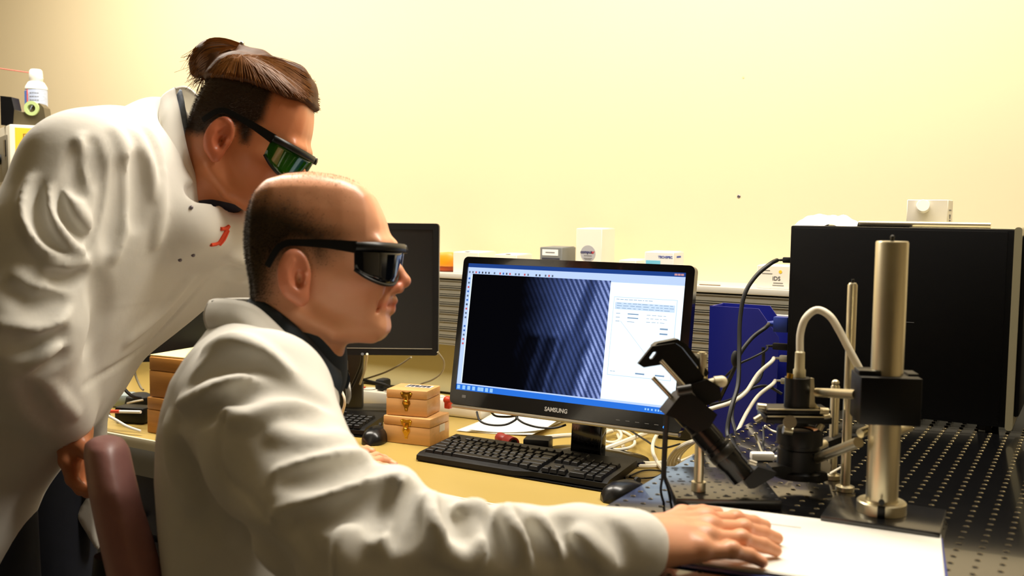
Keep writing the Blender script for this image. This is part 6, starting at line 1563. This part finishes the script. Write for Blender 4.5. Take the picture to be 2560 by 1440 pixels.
safety_glasses(F2, 'black safety glasses with green tinted lenses on the leaning person\'s face', mat('green_lens', RGB(40, 110, 10), 0.08, spec=0.8, trans=0.55))

# ---- coat
C2 = Sdf()
for a, b, r1, r2 in ((P(216, 428, 1.51), P(560, 560, 1.86), .076, .070), (P(300, 402, 1.60), P(440, 440, 1.76), .074, .058), (P(215, 560, 1.53), P(470, 640, 1.86), .090, .080),
                     (P(140, 740, 1.55), P(345, 745, 1.86), .100, .088), (P(60, 900, 1.58), P(195, 890, 1.86), .108, .092), (P(20, 1010, 1.60), P(110, 985, 1.86), .112, .090)):
    C2.cone(a, b, r1, r2, k=.11)
C2.chain([P(395, 330, 1.68), P(440, 400, 1.69)], [.058, .066], k=.05)
C2.chain([P(470, 560, 1.60), P(540, 580, 1.70), P(600, 590, 1.82)], [.050, .052, .050], k=.05)
C2.chain([P(196, 428, 1.495), P(118, 610, 1.455), P(66, 800, 1.43), P(58, 860, 1.43)], [.077, .076, .074, .070], k=.035)
C2.chain([P(55, 850, 1.43), P(85, 945, 1.485), P(130, 1010, 1.530), P(152, 1040, 1.550)], [.071, .066, .054, .048], k=.02)
C2.ell(P(168, 1070, 1.562), (.038, .026, .038), Fr(P0, RT*.8-UP*.6, UP*.8+RT*.6, -FW), k=.004, mode='-')
C2.chain([P(575, 560, 1.87), P(628, 690, 1.93), P(690, 850, 2.0), P(735, 1010, 2.06)], [.072, .064, .056, .046], k=.045)
C2.chain([P(-40, 985, 1.60), P(-78, 1110, 1.60), P(-175, 1330, 1.58), P(-260, 1560, 1.58)], [.118, .118, .120, .125], k=.05)
fl = Poly2([((x-230)/S2, (1200-y)/S2) for x, y in [(170, 960), (250, 985), (268, 1050), (270, 1110), (262, 1200), (250, 1395), (187, 1292), (232, 1225), (218, 1100), (180, 1020)]], .002)
FR3 = Fr(P(230, 1200, 1.80), RT, UP, -FW)
C2.func(lambda p: smax(fl(FR3.loc(p)[..., 0], FR3.loc(p)[..., 1]), np.abs(FR3.loc(p)[..., 2])-.014, .012), FR3.O-.3, FR3.O+.3, k=.02)
C2.chain([F2.wld(-.02, .0, 0), P(520, 440, 1.675), P(482, 500, 1.69)], [.075, .068, .060], k=.008, mode='-')
C2.chain([P(492, 476, 1.575), P(512, 492, 1.61), P(520, 500, 1.66)], [.020, .020, .016], k=.006, mode='-')
C2.folds((
    ([(75, 452), (67, 517), (92, 592), (146, 629), (204, 640)], .013, .011, R_), ([(100, 470), (98, 530), (130, 590), (180, 622)], .015, .010, V__),
    ([(129, 472), (146, 550), (179, 608), (208, 634)], .012, .009, R_), ([(155, 470), (170, 530), (205, 590)], .014, .009, V__),
    ([(175, 472), (196, 529), (226, 568)], .011, .008, R_), ([(206, 345), (204, 400), (220, 440)], .012, .008, R_), ([(190, 380), (185, 440), (195, 480)], .013, .008, V__),
    ([(238, 352), (254, 412), (252, 480), (238, 570), (212, 640)], .006, .006, V__), ([(225, 350), (232, 410), (238, 460)], .010, .006, V__),
    ([(292, 325), (318, 392), (322, 475), (308, 558), (285, 642)], .013, .009, R_), ([(300, 420), (296, 520), (270, 610)], .016, .008, V__),
    ([(342, 333), (368, 412), (380, 487)], .012, .009, R_), ([(340, 400), (350, 470), (345, 560)], .016, .009, V__), ([(372, 320), (392, 372), (402, 430)], .010, .006, R_),
    ([(404, 430), (400, 520), (388, 610)], .012, .006, R_), ([(0, 812), (67, 832), (128, 822), (163, 776)], .013, .010, R_), ([(20, 850), (90, 866), (150, 840)], .016, .009, V__),
    ([(80, 920), (120, 886), (146, 872)], .011, .008, R_), ([(90, 940), (140, 905), (160, 890)], .012, .007, V__), ([(44, 684), (70, 730), (155, 724)], .013, .008, R_), ([(30, 730), (90, 762), (150, 752)], .016, .008, V__),
    ([(122, 655), (155, 674), (208, 660)], .012, .009, R_), ([(130, 690), (170, 700), (205, 684)], .012, .007, V__),
    ([(517, 700), (430, 800), (345, 882), (210, 965)], .007, .006, V__), ([(470, 700), (400, 780), (320, 850)], .016, .005, R_), ([(240, 700), (250, 780), (220, 860)], .02, .007, V__),
    ([(120, 960), (150, 1000), (190, 1040)], .012, .006, R_), ([(60, 960), (90, 1020), (130, 1070)], .014, .006, V__), ([(575, 640), (610, 650), (640, 660)], .010, .007, R_), ([(560, 670), (600, 690), (640, 690)], .012, .007, V__)), 1.2)
lo_ = np.array([-2.15, .72, .52]); hi_ = np.array([-1.15, 1.78, 1.62])
c2V, c2F = C2.mesh(lo_, hi_, .0052)
coat2, _, _ = to_obj('lab_coat', [(c2V, c2F)], M_coat, per2); tag(coat2, 'creased white lab coat hanging open')
strip('collar', [P(*t) for t in [(437, 221, 1.66), (446, 262, 1.615), (456, 320, 1.60), (470, 385, 1.60), (490, 448, 1.615), (504, 492, 1.645)]], [P(*t) for t in [(396, 262, 1.66), (400, 300, 1.592), (408, 350, 1.572), (424, 425, 1.566), (450, 488, 1.575), (478, 530, 1.60)]], M_coat, per2, bulge=.005, out=P(500, 420, D2), thick=.004)
strip('collar', [P(*t) for t in [(437, 221, 1.66), (480, 226, 1.72), (550, 320, 1.79), (572, 430, 1.79), (566, 482, 1.775), (556, 505, 1.755)]], [P(*t) for t in [(396, 262, 1.66), (425, 262, 1.76), (520, 330, 1.85), (612, 450, 1.84), (628, 520, 1.82), (600, 560, 1.79)]], M_coat, per2, bulge=.003, out=P(500, 420, D2), thick=.004)
strip('shirt_collar', [P(*t) for t in [(452, 224, 1.665), (462, 262, 1.64), (470, 320, 1.628), (486, 400, 1.625), (505, 455, 1.64)]], [P(*t) for t in [(425, 270, 1.665), (432, 300, 1.62), (442, 350, 1.605), (460, 430, 1.60), (486, 490, 1.62)]], mat('pale_blue_check_shirt', RGB(150, 165, 190), .8, var=.6, vscale=80), per2, thick=.004)
SH2 = Sdf(); SH2.chain([P(520, 452, 1.680), P(500, 505, 1.690), P(470, 580, 1.72)], [.061, .060, .05], k=.02)
sV, sF = SH2.mesh(P(500, 520, 1.7)-.17, P(500, 520, 1.7)+.17, .006); to_obj('shirt', [(sV, sF)], mat('dark_check_shirt', RGB(40, 44, 62), .8, var=.7, vscale=60), per2)
pp_s, ok = C2.march([(478, 519), (566, 521), (450, 650), (483, 638)])
for p in pp_s: WB().sphere(p, .0032, scale=(1, 1, 1)).build('snap_button', mat('dull_screw', RGB(120, 112, 120), 0.4, 0.8), per2)
for ln in ([(527, 612), (545, 608), (556, 592), (572, 566)], [(548, 612), (560, 598), (570, 576)], [(552, 572), (562, 572), (572, 566)]):
    p, ok = C2.march([(v.x, v.y) for v in catmull([Vector((x, y, 0)) for x, y in ln], 3)])
    WB().tube([Vector(v) for v in p], .0032, seg=6, smooth=1).build('red_emblem', mat('red_embroidery', RGB(226, 74, 36), .8), per2)
TS2 = Sdf(); ad = np.array([FW[0], FW[1], 0])*.11
hb0 = np.array([hipw[0], hipw[1], 0])
for s in (1, -1):
    TS2.chain([hb0-ad*s+np.array([0, 0, .90]), hb0-ad*s+fwd*.03+np.array([0, 0, .50]), hb0-ad*s+np.array([0, 0, .09])], [.088, .070, .055], k=.03)
xV, xF = TS2.mesh(hb0-np.array([.35, .35, .0]), hb0+np.array([.35, .35, 1.02]), .012); to_obj('trousers', [(xV, xF)], M_jean, per2)
for s in (1, -1):
    an = hb0-ad*s; SHS = Sdf()
    SHS.chain([an+fwd*-.05+np.array([0, 0, .042]), an+fwd*.08+np.array([0, 0, .040]), an+fwd*.17+np.array([0, 0, .034])], [.042, .042, .032], k=.02)
    SHS.func(lambda p: .003-p[..., 2], an-.4, an+.4, k=.004, mode='*')
    xV, xF = SHS.mesh(an-np.array([.3, .3, .02]), an+np.array([.3, .3, .15]), .008); to_obj('shoe', [(xV, xF)], M_shoe, per2)
